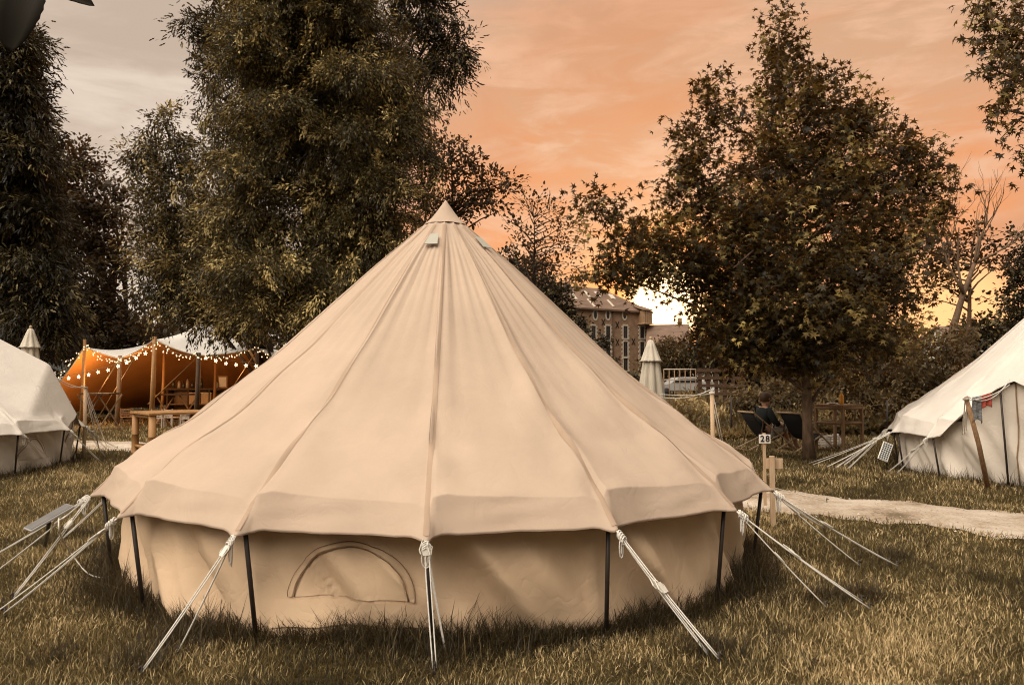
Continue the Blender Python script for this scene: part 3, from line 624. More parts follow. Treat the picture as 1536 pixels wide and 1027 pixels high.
def solar(px, py, Y, label, yaw, tilt, roll, stake_px, axes=None):
    c = P(px, py, Y); b = GP(*stake_px) if stake_px else c; r = thing('solar_panel', (b[0], b[1], b[2]), label, 'solar panel', 'small solar panels on stakes')
    Rm = Matrix.Rotation(yaw, 3, 'Z') @ Matrix.Rotation(tilt, 3, 'X') @ Matrix.Rotation(roll, 3, 'Z')
    if axes is not None:
        yv = Vector([float(k) for k in axes[0]]).normalized(); zv = Vector(axes[1]); xv = yv.cross(zv).normalized(); zv = xv.cross(yv); Rm = Matrix((xv, yv, zv)).transposed()
    mb = MB(); mb.box((0, 0, 0), (.14, .28, .016)); fr = mb.build('panel_frame', M['signwhite'] if axes is None else M['carwhite'], r, local=True, bevel=.004)
    mb = MB(); mb.box((0, 0, .009), (.124, .264, .004)); ce = mb.build('cells', M['solar'] if axes is None else M['greyglass'], fr, local=True)
    fr.location = Vector([float(k) for k in (c - b)]); fr.rotation_euler = Rm.to_euler()
    mb = MB(); mb.tube([c - np.array([0, 0, .01]), (b + c) / 2 + np.array([.01, 0, 0]), b - np.array([0, 0, .06])], .014, 8); mb.build('stake', M['darkplastic'], r)
solar(1328, 677, 11.2, 'white framed solar panel leaning at the corner of the right tent', R_(-8), R_(72), R_(-24), (1330, 696))
solar(74, 776, 5.0, 'plain grey solar panel lying along the guy ropes left of the sandy tent', 0, 0, 0, (66, 812), (P(108, 757, 5.1) - P(38, 797, 4.9), (0, -.02, 1)))

# loose electric cord on the left
def cord():
    pts = [P(88, 772, 5.0), P(90, 800, 4.95), GP(105, 838) + np.array([0, 0, .05]), GP(128, 862) + np.array([0, 0, .05]), GP(150, 872) + np.array([0, 0, .06]), GP(172, 866) + np.array([0, 0, .06]), GP(184, 852) + np.array([0, 0, .07]), GP(186, 842) + np.array([0, 0, .14])]
    mb = MB(); mb.tube(catmull(pts, 8), .0045, 6); tag(mb.build('power_cord', M['cord']), 'pale cord trailing from the solar panel through the grass', 'cord')
cord()

# sign posts
def sign(base, h, txt, label, yaw, back=False, board=(.17, .135)):
    b = np.array([base[0], base[1], float(gz(*base))]); r = thing('number_sign', b, label, 'sign', 'pitch number signs', yaw)
    mb = MB(); mb.box((0, .012, h / 2 - .06), (.032 if not back else .045, .018 if not back else .04, h + .12)); mb.build('stake', M['palewood'], r, local=True, bevel=.003)
    zc = h - board[1] * (.65 if not back else .75); yb = -.004 if not back else .042
    mb = MB(); mb.box((.0 if not back else .03, yb, zc), (board[0], .012, board[1])); bo = mb.build('board', M['signwhite'] if not back else M['palewood'], r, local=True, bevel=.002)
    if txt:
        cu = bpy.data.curves.new('number', 'FONT'); cu.body = txt; cu.size = .092; cu.align_x = 'CENTER'; cu.align_y = 'CENTER'; cu.extrude = .0015; cu.offset = .0016; cu.space_character = 1.25; cu.materials.append(M['black'])
        t = bpy.data.objects.new('number', cu); COL.objects.link(t); t.parent = bo; t.location = (0, yb - .0085, zc); t.rotation_euler = (math.pi / 2, 0, 0)
sb = (377 / F * 8.3, 8.3); sign(sb, 1.36 - (650 - 568) / F * 8.3 + .02, '28', 'white board numbered 28 on a thin wooden stake', R_(4), False, (.125, .095))
sb2 = (388 / F * 7.35, 7.35); sign(sb2, 1.36 - (677 - 568) / F * 7.35, '', 'blank back of a wooden sign on a thicker stake', R_(-6), True, (.155, .10))

# ------------------------------------------------------------------ seating by the tree
def deckchair(base, yaw, label):
    b = np.array([base[0], base[1], float(gz(*base))]); r = thing('deck_chair', b, label, 'deck chair', 'black deck chairs by the tree', yaw); r.scale = (.9, .9, .92)
    W = .29; up = (0, 0, 1)
    for s in (-1, 1):
        MB().bar((-.42, s * W, .80), (.62, s * W, .02), .035, .022).build('side_rail', M['palewood'], r, local=True)
        mb = MB(); mb.bar((-.55, s * (W - .04), .02), (.30, s * (W - .04), .36), .03, .022); mb.build('base_rail', M['palewood'], r, local=True)
        mb = MB(); mb.bar((-.20, s * (W + .03), .63), (-.30, s * (W + .03), .12), .022, .022); mb.build('prop_leg', M['darkwood'], r, local=True)
    mb = MB(); mb.tube([(-.42, -W - .03, .80), (-.42, W + .03, .80)], .02, 8); mb.build('top_bar', M['palewood'], r, local=True)
    mb = MB(); mb.build('unused', M['wood'], r, local=True) if False else [MB().tube([(x, -W - .01, z), (x, W + .01, z)], .017, 8).build('cross_bar', M['wood'], r, local=True) for x, z in ((.30, .37), (-.55, .03), (.6, .035))]
    pts = [(-.42, .80), (-.30, .62), (-.16, .42), (-.02, .28), (.10, .245), (.22, .30), (.30, .38)]; mb = MB(); vs = []
    for (x, z) in pts:
        for j in range(7):
            q = -1 + j / 3; vs.append((x, q * (W - .03), z - .025 * (1 - q * q)))
    mb.add(vs, [(i * 7 + j, i * 7 + j + 1, (i + 1) * 7 + j + 1, (i + 1) * 7 + j) for i in range(len(pts) - 1) for j in range(6)], True)
    o = mb.build('sling', M['blackcloth'], r, local=True); md = o.modifiers.new('cloth', 'SOLIDIFY'); md.thickness = .006
    return r
d1 = G(1146, 674); ya = R_(14)
deckchair((d1[0], d1[1]), ya, 'black deck chair with a person sitting in it')
d2 = G(1206, 676); deckchair((d2[0], d2[1]), R_(27), 'empty black deck chair half hidden behind the tree trunk')
def person(base, yaw):
    b = np.array([base[0], base[1], float(gz(*base))]); r = thing('person', b, 'person with short brown hair, dark shirt and grey shorts sitting in a deck chair', 'person', None, yaw)
    V = []; E = []; RD = []
    def v(p, rad, par=None):
        V.append(p); RD.append(rad); i = len(V) - 1
        if par is not None: E.append((par, i))
        return i
    pel = v((.02, 0, .36), .125); sp = v((-.04, 0, .50), .125, pel); ch = v((-.06, 0, .66), .145, sp); nk = v((-.03, 0, .83), .06, ch); hd0 = v((.005, 0, .92), .075, nk); hd = v((.02, 0, .99), .095, hd0); ht = v((.015, 0, 1.06), .065, hd)
    v((.10, 0, .975), .025, hd)
    for s in (-1, 1):
        sh = v((-.04, s * .17, .76), .07, ch); el = v((.06, s * .24, .52), .048, sh); wr = v((.26, s * .16, .46), .032, el); pm = v((.33, s * .14, .47), .034, wr)
        for fi, (fy, fl) in enumerate(((-.03, .07), (-.01, .085), (.012, .08), (.032, .06))):
            f1 = v((.37, s * .14 + fy, .468), .0105, pm); f2 = v((.37 + fl * .6, s * .14 + fy * 1.1, .455), .0095, f1); v((.37 + fl * .85, s * .14 + fy * 1.1, .43), .008, f2)
        t1 = v((.345, s * .14 - s * .045, .485), .012, pm); v((.375, s * .14 - s * .06, .48), .010, t1)
        hp = v((.08, s * .09, .34), .095, pel); kn = v((.46, s * .13, .50), .062, hp); an = v((.56, s * .12, .11), .04, kn); ft = v((.62, s * .12, .05), .04, an); v((.74, s * .13, .04), .032, ft)
    me = bpy.data.meshes.new('body'); me.from_pydata(V, E, []); o = bpy.data.objects.new('body', me); COL.objects.link(o); o.parent = r; me.materials.append(M['skin'])
    sk = o.modifiers.new('skin', 'SKIN'); 
    if not me.skin_vertices: bpy.context.view_layer.objects.active = o
    for i, sv in enumerate(me.skin_vertices[0].data): sv.radius = (RD[i], RD[i]); sv.use_root = (i == 0)
    sk.use_smooth_shade = True; o.modifiers.new('sub', 'SUBSURF').levels = 1; o.modifiers['sub'].render_levels = 1
    # ears, eyes, hair, clothing
    mb = MB()
    for s in (-1, 1): mb.lathe((.012, s * .097, .96), [(.004, 0), (.016, .012), (.018, .03), (.012, .045), (.004, .052)], 8)
    mb.build('ears', M['skin'], o, local=True)
    mb = MB()
    for s in (-1, 1): mb.lathe((.098, s * .035, .99), [(.002, 0), (.011, .006), (.011, .014), (.002, .02)], 8)
    mb.build('eyes', M['black'], o, local=True)
    mb = MB(); n = 20; pr = [(.105, .93), (.118, .97), (.118, 1.02), (.10, 1.075), (.06, 1.11), (.005, 1.122)]
    vs = []
    for i, (rr, z) in enumerate(pr):
        for j in range(n):
            a = 2 * math.pi * j / n; front = max(0, math.cos(a)); zz = z + (front ** 1.5) * max(0, 1.06 - z) * .95
            q = rr * (1 + .05 * math.sin(j * 2.4 + i * 1.7)); vs.append((.005 + q * math.cos(a) * 1.02, q * math.sin(a) * .92, zz))
    mb.add(vs, [(i * n + j, i * n + (j + 1) % n, (i + 1) * n + (j + 1) % n, (i + 1) * n + j) for i in range(len(pr) - 1) for j in range(n)] + [tuple((len(pr) - 1) * n + j for j in range(n))], True); mb.build('hair', M['hair'], o, local=True)
    def garment(name, mat, nodes, edges, rad):
        me2 = bpy.data.meshes.new(name); me2.from_pydata(nodes, edges, []); g = bpy.data.objects.new(name, me2); COL.objects.link(g); g.parent = o; me2.materials.append(mat)
        k = g.modifiers.new('skin', 'SKIN'); k.use_smooth_shade = True
        for i, sv in enumerate(me2.skin_vertices[0].data): sv.radius = (rad[i], rad[i]); sv.use_root = (i == 0)
        u = g.modifiers.new('sub', 'SUBSURF'); u.levels = 1; u.render_levels = 1
    garment('shirt', M['shirt'], [(.0, 0, .40), (-.04, 0, .50), (-.06, 0, .66), (-.045, 0, .79), (-.04, -.17, .76), (.04, -.235, .56), (.16, -.20, .49), (-.04, .17, .76), (.04, .235, .56), (.16, .20, .49)], [(0, 1), (1, 2), (2, 3), (2, 4), (4, 5), (5, 6), (2, 7), (7, 8), (8, 9)], [.150, .150, .168, .085, .09, .068, .058, .09, .068, .058])
    garment('shorts', M['shorts'], [(.02, 0, .36), (.10, -.09, .345), (.30, -.11, .43), (.42, -.125, .49), (.10, .09, .345), (.30, .11, .43), (.42, .125, .49)], [(0, 1), (1, 2), (2, 3), (0, 4), (4, 5), (5, 6)], [.145, .115, .10, .088, .115, .10, .088])
person((d1[0] + .05 * math.cos(ya), d1[1] + .05 * math.sin(ya)), ya)

def bar_table(c, yaw, w, d, h, label, mat, topmat, leg_r, shelf=None, group='tall bar tables', round_legs=True, name='bar_table', stretch=.25, overhang=.03):
    b = np.array([c[0], c[1], float(gz(*c))]); r = thing(name, b, label, 'table', group, yaw)
    nb = max(5, int(d / .10)); mb = MB()
    for i in range(nb): mb.box((0, -d / 2 + (i + .5) * d / nb, h - .02), (w, d / nb - .004, .035))
    mb.build('table_top', M[topmat], r, local=True, bevel=.004)
    for sx in (-1, 1):
        for sy in (-1, 1):
            x, y = sx * (w / 2 - leg_r - overhang), sy * (d / 2 - leg_r - overhang); mb = MB()
            if round_legs: mb.tube([(x, y, z) for z in (-.05, .2, .205, .21, .5, .505, .51, h - .04)], [leg_r, leg_r, leg_r * 1.08, leg_r, leg_r, leg_r * 1.08, leg_r, leg_r], 12)
            else: mb.box((x, y, (h - .09) / 2), (leg_r * 2, leg_r * 2, h + .01))
            mb.build('leg', M[mat], r, local=True)
    x, y = w / 2 - leg_r - overhang, d / 2 - leg_r - overhang
    for z, wd in ((h - .07, .03), (stretch, .026)):
        for s in (-1, 1):
            mb = MB()
            if z < h - .1 or not round_legs: mb.tube([(-x, s * y, z), (x, s * y, z)], wd, 8)
            mb.tube([(s * x, -y, z), (s * x, y, z)], wd, 8); mb.build('rail', M[mat], r, local=True)
    return r
tp = G(1259, 676); HT = 1.36 - (607 - 568) / F * tp[1]
bar_table((tp[0], tp[1]), R_(32), .62, .62, HT, 'brown wooden bar table with an orange bottle beside the tree', 'wood', 'wood', .024, round_legs=False, stretch=.52, overhang=0)
def bottle(c, h, r, label, mat, cap='signwhite', group=None, name='bottle'):
    t = thing(name, c, label, 'bottle', group)
    MB().lathe((0, 0, 0), [(r * .9, 0), (r, .01), (r, h * .62), (r * .75, h * .72), (r * .38, h * .8), (r * .36, h * .92)], 14).build('glass_body', M[mat], t, local=True)
    MB().lathe((0, 0, h * .915), [(r * .45, 0), (r * .45, h * .08)], 12).build('cap', M[cap], t, local=True); return t
bottle((tp[0] + .02, tp[1] - .1, HT + float(gz(tp[0], tp[1]))), .25, .038, 'bright orange bottle on the bar table beside the tree', 'amber')
mb = MB(); c_ = (tp[0] - .13, tp[1] - .04, HT + float(gz(tp[0], tp[1])))
mb.lathe(c_, [(.05, 0), (.10, .02), (.105, .026), (.09, .022), (.045, .008)], 20); tag(mb.build('plate', M['signwhite']), 'white plate on the bar table left of the orange bottle', 'plate')
def crate(px, py):
    b = GP(px, py); r = thing('plastic_crate', b, 'white openwork plastic crate on the grass under the bar table', 'crate', None, R_(20)); mb = MB(); w, d, h = .32, .26, .22
    for z in np.linspace(.02, h, 5):
        for s in (-1, 1): mb.box((0, s * d / 2, z), (w, .012, .022)); mb.box((s * w / 2, 0, z), (.012, d - .014, .022))
    for sx in (-1, -.33, .33, 1):
        for s in (-1, 1): mb.box((sx * w / 2 * .98, s * (d / 2 + .004), h / 2), (.02, .012, h))
    mb.build('basket', M['signwhite'], r, local=True); MB().box((0, 0, .012), (w - .02, d - .02, .012)).build('floor_panel', M['signwhite'], r, local=True)
crate(1242, 672)
p_ = GP(1254, 671)
mb = MB(); mb.lathe(p_, [(.09, 0), (.12, .06), (.10, .14), (.05, .20), (.06, .24), (.02, .25)], 14, lambda a, t: 1 + .14 * math.sin(3 * a + 5 * t)); tag(mb.build('plastic_bag', M['signwhite']), 'crumpled white bag next to the crate under the bar table', 'bag')

# ------------------------------------------------------------------ foreground bamboo table (left)
bt = G(240, 688); bt2 = (P(246, 690, 12.6)[0], 13.1)
bh = 1.36 - (613 - 568) / F * 12.7
bar_table((-5.52, 12.55), R_(42), 1.06, 1.0, .88, 'square bamboo bar table standing left of the sandy tent', 'bamboo', 'bamboo', .055, stretch=.32, overhang=.02)

# ------------------------------------------------------------------ parasols
def parasol(base, h, label, wb, length):
    b = np.array([base[0], base[1], float(gz(*base))]); r = thing('closed_parasol', b, label, 'parasol', 'closed cream parasols'); z0 = h - length
    MB().tube([(0, 0, -.02), (0, 0, h + .04)], .022, 8).build('pole', M['palewood'], r, local=True)
    MB().lathe((0, 0, 0), [(.26, 0), (.26, .05), (.06, .07), (.04, .25)], 20).build('base_stand', M['darkplastic'], r, local=True)
    fold = lambda a, t: 1 + (1 - t) ** .6 * (.26 * (abs(math.cos(4 * a)) * 2 - 1.2) + .06 * math.cos(11 * a + 1))
    MB().lathe((0, 0, z0), [(wb, 0), (wb * .98, .1), (wb * .78, length * .45), (wb * .5, length * .78), (wb * .2, length * .95), (.03, length)], 48, fold).build('canopy', M['parasol_cloth'], r, local=True)
    MB().lathe((0, 0, h - length * .27), [(wb * .78, 0), (wb * .66, .03), (wb * .36, length * .18), (.06, length * .26), (.02, length * .275)], 40, lambda a, t: 1 + .20 * (1 - t) ** .7 * (abs(math.cos(4 * a + .2)) * 2 - 1.2)).build('top_flap', M['parasol_cloth'], r, local=True)
    MB().lathe((0, 0, h + .0), [(.02, 0), (.035, .03), (.03, .06), (.01, .08)], 10).build('finial', M['palewood'], r, local=True)
q = P(976, 508, 17.0); parasol((q[0], q[1]), q[2], 'closed cream parasol showing above the right slope of the sandy tent', .30, 1.75)
q = P(46, 492, 19.0); parasol((q[0], q[1]), q[2], 'closed cream parasol showing above the left tent roof', .30, 1.75)

# ------------------------------------------------------------------ stretch marquee
RIM = [(40, 612, 23.5), (85, 560, 23), (127, 513, 22.4), (180, 537, 22.2), (232, 509, 21.4), (298, 533, 21.4), (386, 521, 21.8), (450, 552, 22.3), (520, 606, 23.2)]
RIDGE = [(40, 600), (85, 556), (147, 514), (205, 508), (228, 497), (252, 474), (272, 496), (346, 519), (420, 530), (470, 552), (520, 600)]
def marquee():
    b = P(240, 640, 24); b[2] = float(gz(b[0], b[1])); r = thing('stretch_marquee', b, 'wide stretch marquee, white above and orange inside, hung with fairy lights', 'marquee')
    px = np.array([k[0] for k in RIM], float); pts = []
    pu = np.linspace(40, 520, 121); nv = 34
    zr = np.interp(pu, px, [k[1] for k in RIM]); yr = np.interp(pu, px, [k[2] for k in RIM]); rid = np.interp(pu, [k[0] for k in RIDGE], [k[1] for k in RIDGE])
    ker = np.exp(-np.linspace(-2, 2, 9) ** 2); ker /= ker.sum(); rid = np.convolve(np.pad(rid, 4, 'edge'), ker, 'valid')
    seg = np.searchsorted(px, pu, 'right') - 1; seg = np.clip(seg, 0, len(px) - 2); tt = (pu - px[seg]) / (px[seg + 1] - px[seg]); zr = zr + 3.0 * 4 * tt * (1 - tt) * ((seg > 0) & (seg < 7))
    vs = []
    for v in np.linspace(0, 1, nv):
        for i, p in enumerate(pu):
            R0 = P(p, zr[i], yr[i]); yb = yr[i] + 8.5 * v * (1 - .25 * abs((p - 250) / 240) ** 2); x = R0[0] - .35 * v * (R0[0] + 11.0) * .4
            zR = CAMH + (568 - rid[i]) / F * (yr[i] + 2.8); ends = abs((p - 280) / 240) ** 6
            zb = .40 + .12 * math.sin(p * .05)
            if v < .33:
                t = v / .33; z = R0[2] + (zR - R0[2]) * t ** 1.25
            else:
                t = (v - .33) / .67; z = zR + (zb - zR) * (t ** 1.15) + .10 * math.sin(t * 3.14) * math.sin(p * .045)
            z = z * (1 - ends) + min(z, .25) * ends
            vs.append((x, yb, z))
    n = len(pu); mb = MB(); mb.add(vs, [(j * n + i, j * n + i + 1, (j + 1) * n + i + 1, (j + 1) * n + i) for j in range(nv - 1) for i in range(n - 1)], True)
    mb.build('canopy', M['stretch'], r)
    mb = MB(); mb.tube([vs[i] for i in range(n)], .018, 6); mb.build('edge_hem', M['quoin'], r)
    for (p, py, Y, mt, rr) in ((127, 512, 22.4, 'bamboo', .05), (180, 536, 22.2, 'wood', .065), (232, 508, 21.4, 'bamboo', .07), (298, 532, 21.4, 'darkwood', .07), (386, 521, 21.8, 'darkwood', .06), (247, 512, 24.2, 'bamboo', .05), (324, 527, 25, 'bamboo', .05)):
        t = P(p, py, Y); z = float(gz(t[0], t[1])); bx = t[0] - .06
        mb = MB(); mb.tube([(bx, t[1], z - .05), ((bx + t[0]) / 2 + .02, t[1], (z + t[2]) / 2), (t[0], t[1], t[2] + .06)], [rr, rr * .92, rr * .85], 10); mb.build('pole', M[mt], r)
    for (p0, y0, p1, y1) in ((178, 540, 130, 618), (202, 537, 150, 622), (296, 536, 222, 606), (386, 525, 330, 610)):
        a = P(p0, y0, 22.0); bq = P(p1, y1, 23.5); bq[2] = max(bq[2], .1); MB().tube([a, bq], .016, 5).build('strut_rope', M['piping'], r)
    return r
marquee()
def light_string(name, label, wire_pts, bulbs, star, cat='string lights', group='fairy light strings'):
    b = wire_pts[0]; r = thing(name, b, label, cat, group); MB().tube(wire_pts, .007, 5).build('wire', M['piping'], r)
    proto = None
    for i, q in enumerate(bulbs):
        if proto is None:
            mb = MB()
            if star:
                n = 10; ring = [((.064 if k % 2 == 0 else .027) * math.sin(k * math.pi / 5), (.064 if k % 2 == 0 else .027) * math.cos(k * math.pi / 5)) for k in range(n)]
                vs = [(x, 0, z) for x, z in ring] + [(0, -.05, 0), (0, .05, 0)]; mb.add(vs, [(i_, (i_ + 1) % n, n) for i_ in range(n)] + [((i_ + 1) % n, i_, n + 1) for i_ in range(n)])
            else: mb.lathe((0, 0, -.03), [(.006, 0), (.014, .008), (.017, .022), (.01, .034), (.004, .04)], 8)
            o = mb.build('star_lantern' if star else 'light_bulb', M['star' if star else 'bulb'], r, local=True); proto = o
        else:
            o = proto.copy(); COL.objects.link(o); o.parent = r
        o.location = Vector([float(k) for k in (q - b)]); 
        if star: o.rotation_euler = (0, random.uniform(-.3, .3), random.uniform(-.5, .5))
def swag(p0, p1, sag, n, Y0, Y1, jit=.05):
    w = []; bl = []
    for t in np.linspace(0, 1, 24): w.append(P(p0[0] + (p1[0] - p0[0]) * t, p0[1] + (p1[1] - p0[1]) * t + sag * 4 * t * (1 - t), Y0 + (Y1 - Y0) * t - .12))
    for i in range(n):
        t = (i + .5) / n; q = P(p0[0] + (p1[0] - p0[0]) * t, p0[1] + (p1[1] - p0[1]) * t + sag * 4 * t * (1 - t), Y0 + (Y1 - Y0) * t - .12); bl.append(q + RNG.normal(0, jit, 3) - np.array([0, .03, .02]))
    return w, bl
for (a, b_, sag, n, Ya, Yb, lab) in (((84, 562), (127, 518), 5, 17, 22.8, 22.2, 'leftmost fairy light string, climbing to the first marquee pole'), ((129, 516), (180, 539), 9, 26, 22.2, 22.0, 'fairy light string sagging from the first to the second marquee pole'),
                                     ((180, 539), (231, 514), 5, 26, 22.0, 21.2, 'fairy light string rising from the second to the tallest front pole'), ((233, 514), (298, 533), 6, 28, 21.2, 21.2, 'fairy light string sagging from the tallest pole to the dark pole'),
                                     ((300, 533), (385, 522), 7, 30, 21.2, 21.6, 'fairy light string right of the dark marquee pole'), ((386, 522), (425, 536), 5, 14, 21.6, 22.0, 'rightmost fairy light string, dropping behind the sandy tent')):
    w, bl = swag(a, b_, sag, n, Ya, Yb); light_string('fairy_light_string', lab, w, bl, False)
sA = [(103, 567), (118, 565), (133, 562), (147, 558), (162, 555), (177, 549), (190, 544), (204, 537), (218, 530)]
sB = [(309, 537), (324, 541), (339, 545), (354, 547), (369, 548), (384, 549)]
lamp_pts = []
for lst, ends, lab in ((sA, ((92, 565), (232, 516)), 'string of nine glowing star lanterns on the left of the marquee'), (sB, ((298, 532), (392, 550)), 'string of six glowing star lanterns on the right of the marquee')):
    pts = [P(x, y, 21.7) for x, y in lst]; lamp_pts += pts[2:5:2] if len(pts) > 6 else pts[2:3]
    light_string('star_light_string', lab, [P(*ends[0], 21.7)] + [q + np.array([0, 0, .09]) for q in pts] + [P(*ends[1], 21.7)], pts, True, group='star lantern strings')
for q in lamp_pts:
    l = bpy.data.lights.new('star_lantern_glow', 'POINT'); l.energy = 62; l.color = (1, .62, .28); l.shadow_soft_size = .25; o = bpy.data.objects.new('star_lantern_glow', l); COL.objects.link(o); o.location = Vector([float(k) for k in q]) + Vector((0, .9, -.15))
# furniture under the marquee
def trestle(px, Y, w, h, label, top_py=None, yaw=0.0):
    q = P(px, 600, Y); z = float(gz(q[0], q[1])); r = thing('folding_table', (q[0], q[1], z), label, 'table', 'folding tables under the marquee', yaw)
    MB().box((0, 0, h), (w, .55, .045)).build('table_top', M['darkwood'], r, local=True)
    for s in (-1, 1):
        for d in (-1, 1): MB().bar((s * w * .36 - .22 * d, -.2 * d, 0), (s * w * .36 + .22 * d, .2 * d, h - .02), .05, .03).build('leg', M['wood'], r, local=True)
trestle(150, 20.5, .75, .98, 'tall folding table with crossed legs behind the left tent ropes')
trestle(266, 23.5, .95, .92, 'folding table in front of the bottle counter under the marquee', yaw=.1)
def counter():
    q = P(318, 604, 25.5); z = float(gz(q[0], q[1])); r = thing('bar_counter', (q[0], q[1], z), 'wooden bar counter with open shelves at the back of the marquee', 'counter')
    MB().box((0, 0, 1.05), (2.9, .6, .06)).build('counter_top', M['darkwood'], r, local=True)
    MB().box((0, .25, .51), (2.8, .05, 1.02)).build('back_panel', M['wood'], r, local=True)
    for x in np.linspace(-1.38, 1.38, 5): MB().box((x, -.02, .51), (.04, .48, 1.02)).build('divider', M['darkwood'], r, local=True)
    for z_ in (.1, .55): MB().box((0, -.022, z_), (2.72, .46, .03)).build('shelf', M['wood'], r, local=True)
    return q, z
q, z = counter()
for i, (px, h, mt) in enumerate(((258, .30, 'bottle_dark'), (266, .27, 'bottle_pale'), (272, .22, 'bottle_dark'), (279, .34, 'bottle_pale'), (286, .26, 'bottle_dark'), (293, .24, 'bottle_pale'), (300, .31, 'bottle_dark'), (322, .25, 'bottle_pale'))):
    x = P(px + 4, 580, 25.5)[0]
    if x < q[0] - 1.4: x = q[0] - 1.4 + .02 * i
    bottle((x, q[1] - .1 + .03 * (i % 3), z + 1.08), h, .05, 'bottle in the row standing on the bar counter under the marquee', mt, 'darkplastic', 'bottles on the bar counter')
r = thing('picture_frame', (P(334, 580, 25.5)[0], q[1], z + 1.08), 'small wooden frame standing on the bar counter right of the bottles', 'frame')
MB().box((0, 0, .2), (.32, .03, .4)).build('frame', M['bamboo'], r, local=True); MB().box((0, -.018, .2), (.24, .006, .32)).build('paper', M['signwhite'], r, local=True)
for px, lab in ((292, 'pale storage box on the counter shelf, left of the pair'), (310, 'pale storage box on the counter shelf, right of the pair')):
    x = P(px, 600, 25.3)[0]; r = thing('storage_box', (x, q[1] - .1, z + .565), lab, 'box', 'storage boxes on the counter shelf'); MB().box((0, 0, .17), (.34, .3, .34)).build('box_body', M['palewood'], r, local=True, bevel=.008); MB().box((0, 0, .36), (.36, .32, .03)).build('lid', M['whitewood'], r, local=True)
def chair(px, Y, label, yaw, white=True):
    p = P(px, 620, Y); z = float(gz(p[0], p[1])); r = thing('wooden_chair', (p[0], p[1], z), label, 'chair', 'slatted chairs under the marquee', yaw); m = M['whitewood' if white else 'wood']; r.scale = (.72, .72, .62)
    MB().box((0, 0, .45), (.42, .42, .035)).build('seat', m, r, local=True)
    for sx in (-1, 1):
        MB().box((sx * .19, -.19, .215), (.04, .04, .43)).build('leg', m, r, local=True); MB().box((sx * .19, .2, .43), (.04, .035, .86)).build('leg', m, r, local=True)
    mb = MB()
    for zz in (.55, .66, .78): mb.box((0, .2, zz), (.34, .02, .06))
    mb.build('backrest', m, r, local=True); mb = MB(); mb.tube([(-.17, -.19, .2), (.17, -.19, .2)], .014, 6); mb.tube([(-.17, -.19, .3), (.17, -.19, .3)], .014, 6); mb.build('stretcher', m, r, local=True)
chair(238, 21.5, 'low white slatted chair just behind the bamboo bar table, left of the row', math.pi + .1); chair(258, 22, 'low white slatted chair behind the bamboo bar table, middle of the row', math.pi - .3); chair(281, 21.5, 'low white slatted chair nearest the slope of the sandy tent', math.pi + .2)
chair(190, 22.5, 'low brown slatted chair left of the white chairs under the marquee', .6, False)
# grey awning behind left tent
mb = MB(); a = P(20, 548, 27); vs = []
for i in range(13):
    for j in range(9):
        px = 20 + 90 * i / 12; c = P(px, np.interp(px, [20, 62, 100, 110], [512, 527, 548, 562]), 26 + j * .5); vs.append((c[0], c[1], c[2] - .22 * (j / 8) ** 2 - .0))
b0 = thing('grey_awning', (vs[0][0], vs[0][1], 0), 'small grey awning roof showing between the left tent and the marquee', 'awning')
mb.add(vs, [(i * 9 + j, i * 9 + j + 1, (i + 1) * 9 + j + 1, (i + 1) * 9 + j) for i in range(12) for j in range(8)], True); o = mb.build('cloth', M['grey_cloth'], b0); md = o.modifiers.new('cloth', 'SOLIDIFY'); md.thickness = .02
mb = MB()
for i in range(13): mb.add([vs[i * 9], (vs[i * 9][0], vs[i * 9][1], vs[i * 9][2] - .35)], [])
mb = MB(); lo = [(vs[i * 9][0], vs[i * 9][1] - .012, vs[i * 9][2]) for i in range(13)]; lo2 = [(p[0], p[1], p[2] - .34) for p in lo]
mb.add(lo + lo2, [(i, i + 1, 14 + i, 13 + i) for i in range(12)], True); mb.build('valance', M['grey_cloth'], b0)
for i in (0, 12): MB().tube([(vs[i * 9 + 4][0], vs[i * 9 + 4][1], -.05), vs[i * 9 + 4]], .035, 8).build('pole', M['darkwood'], b0)

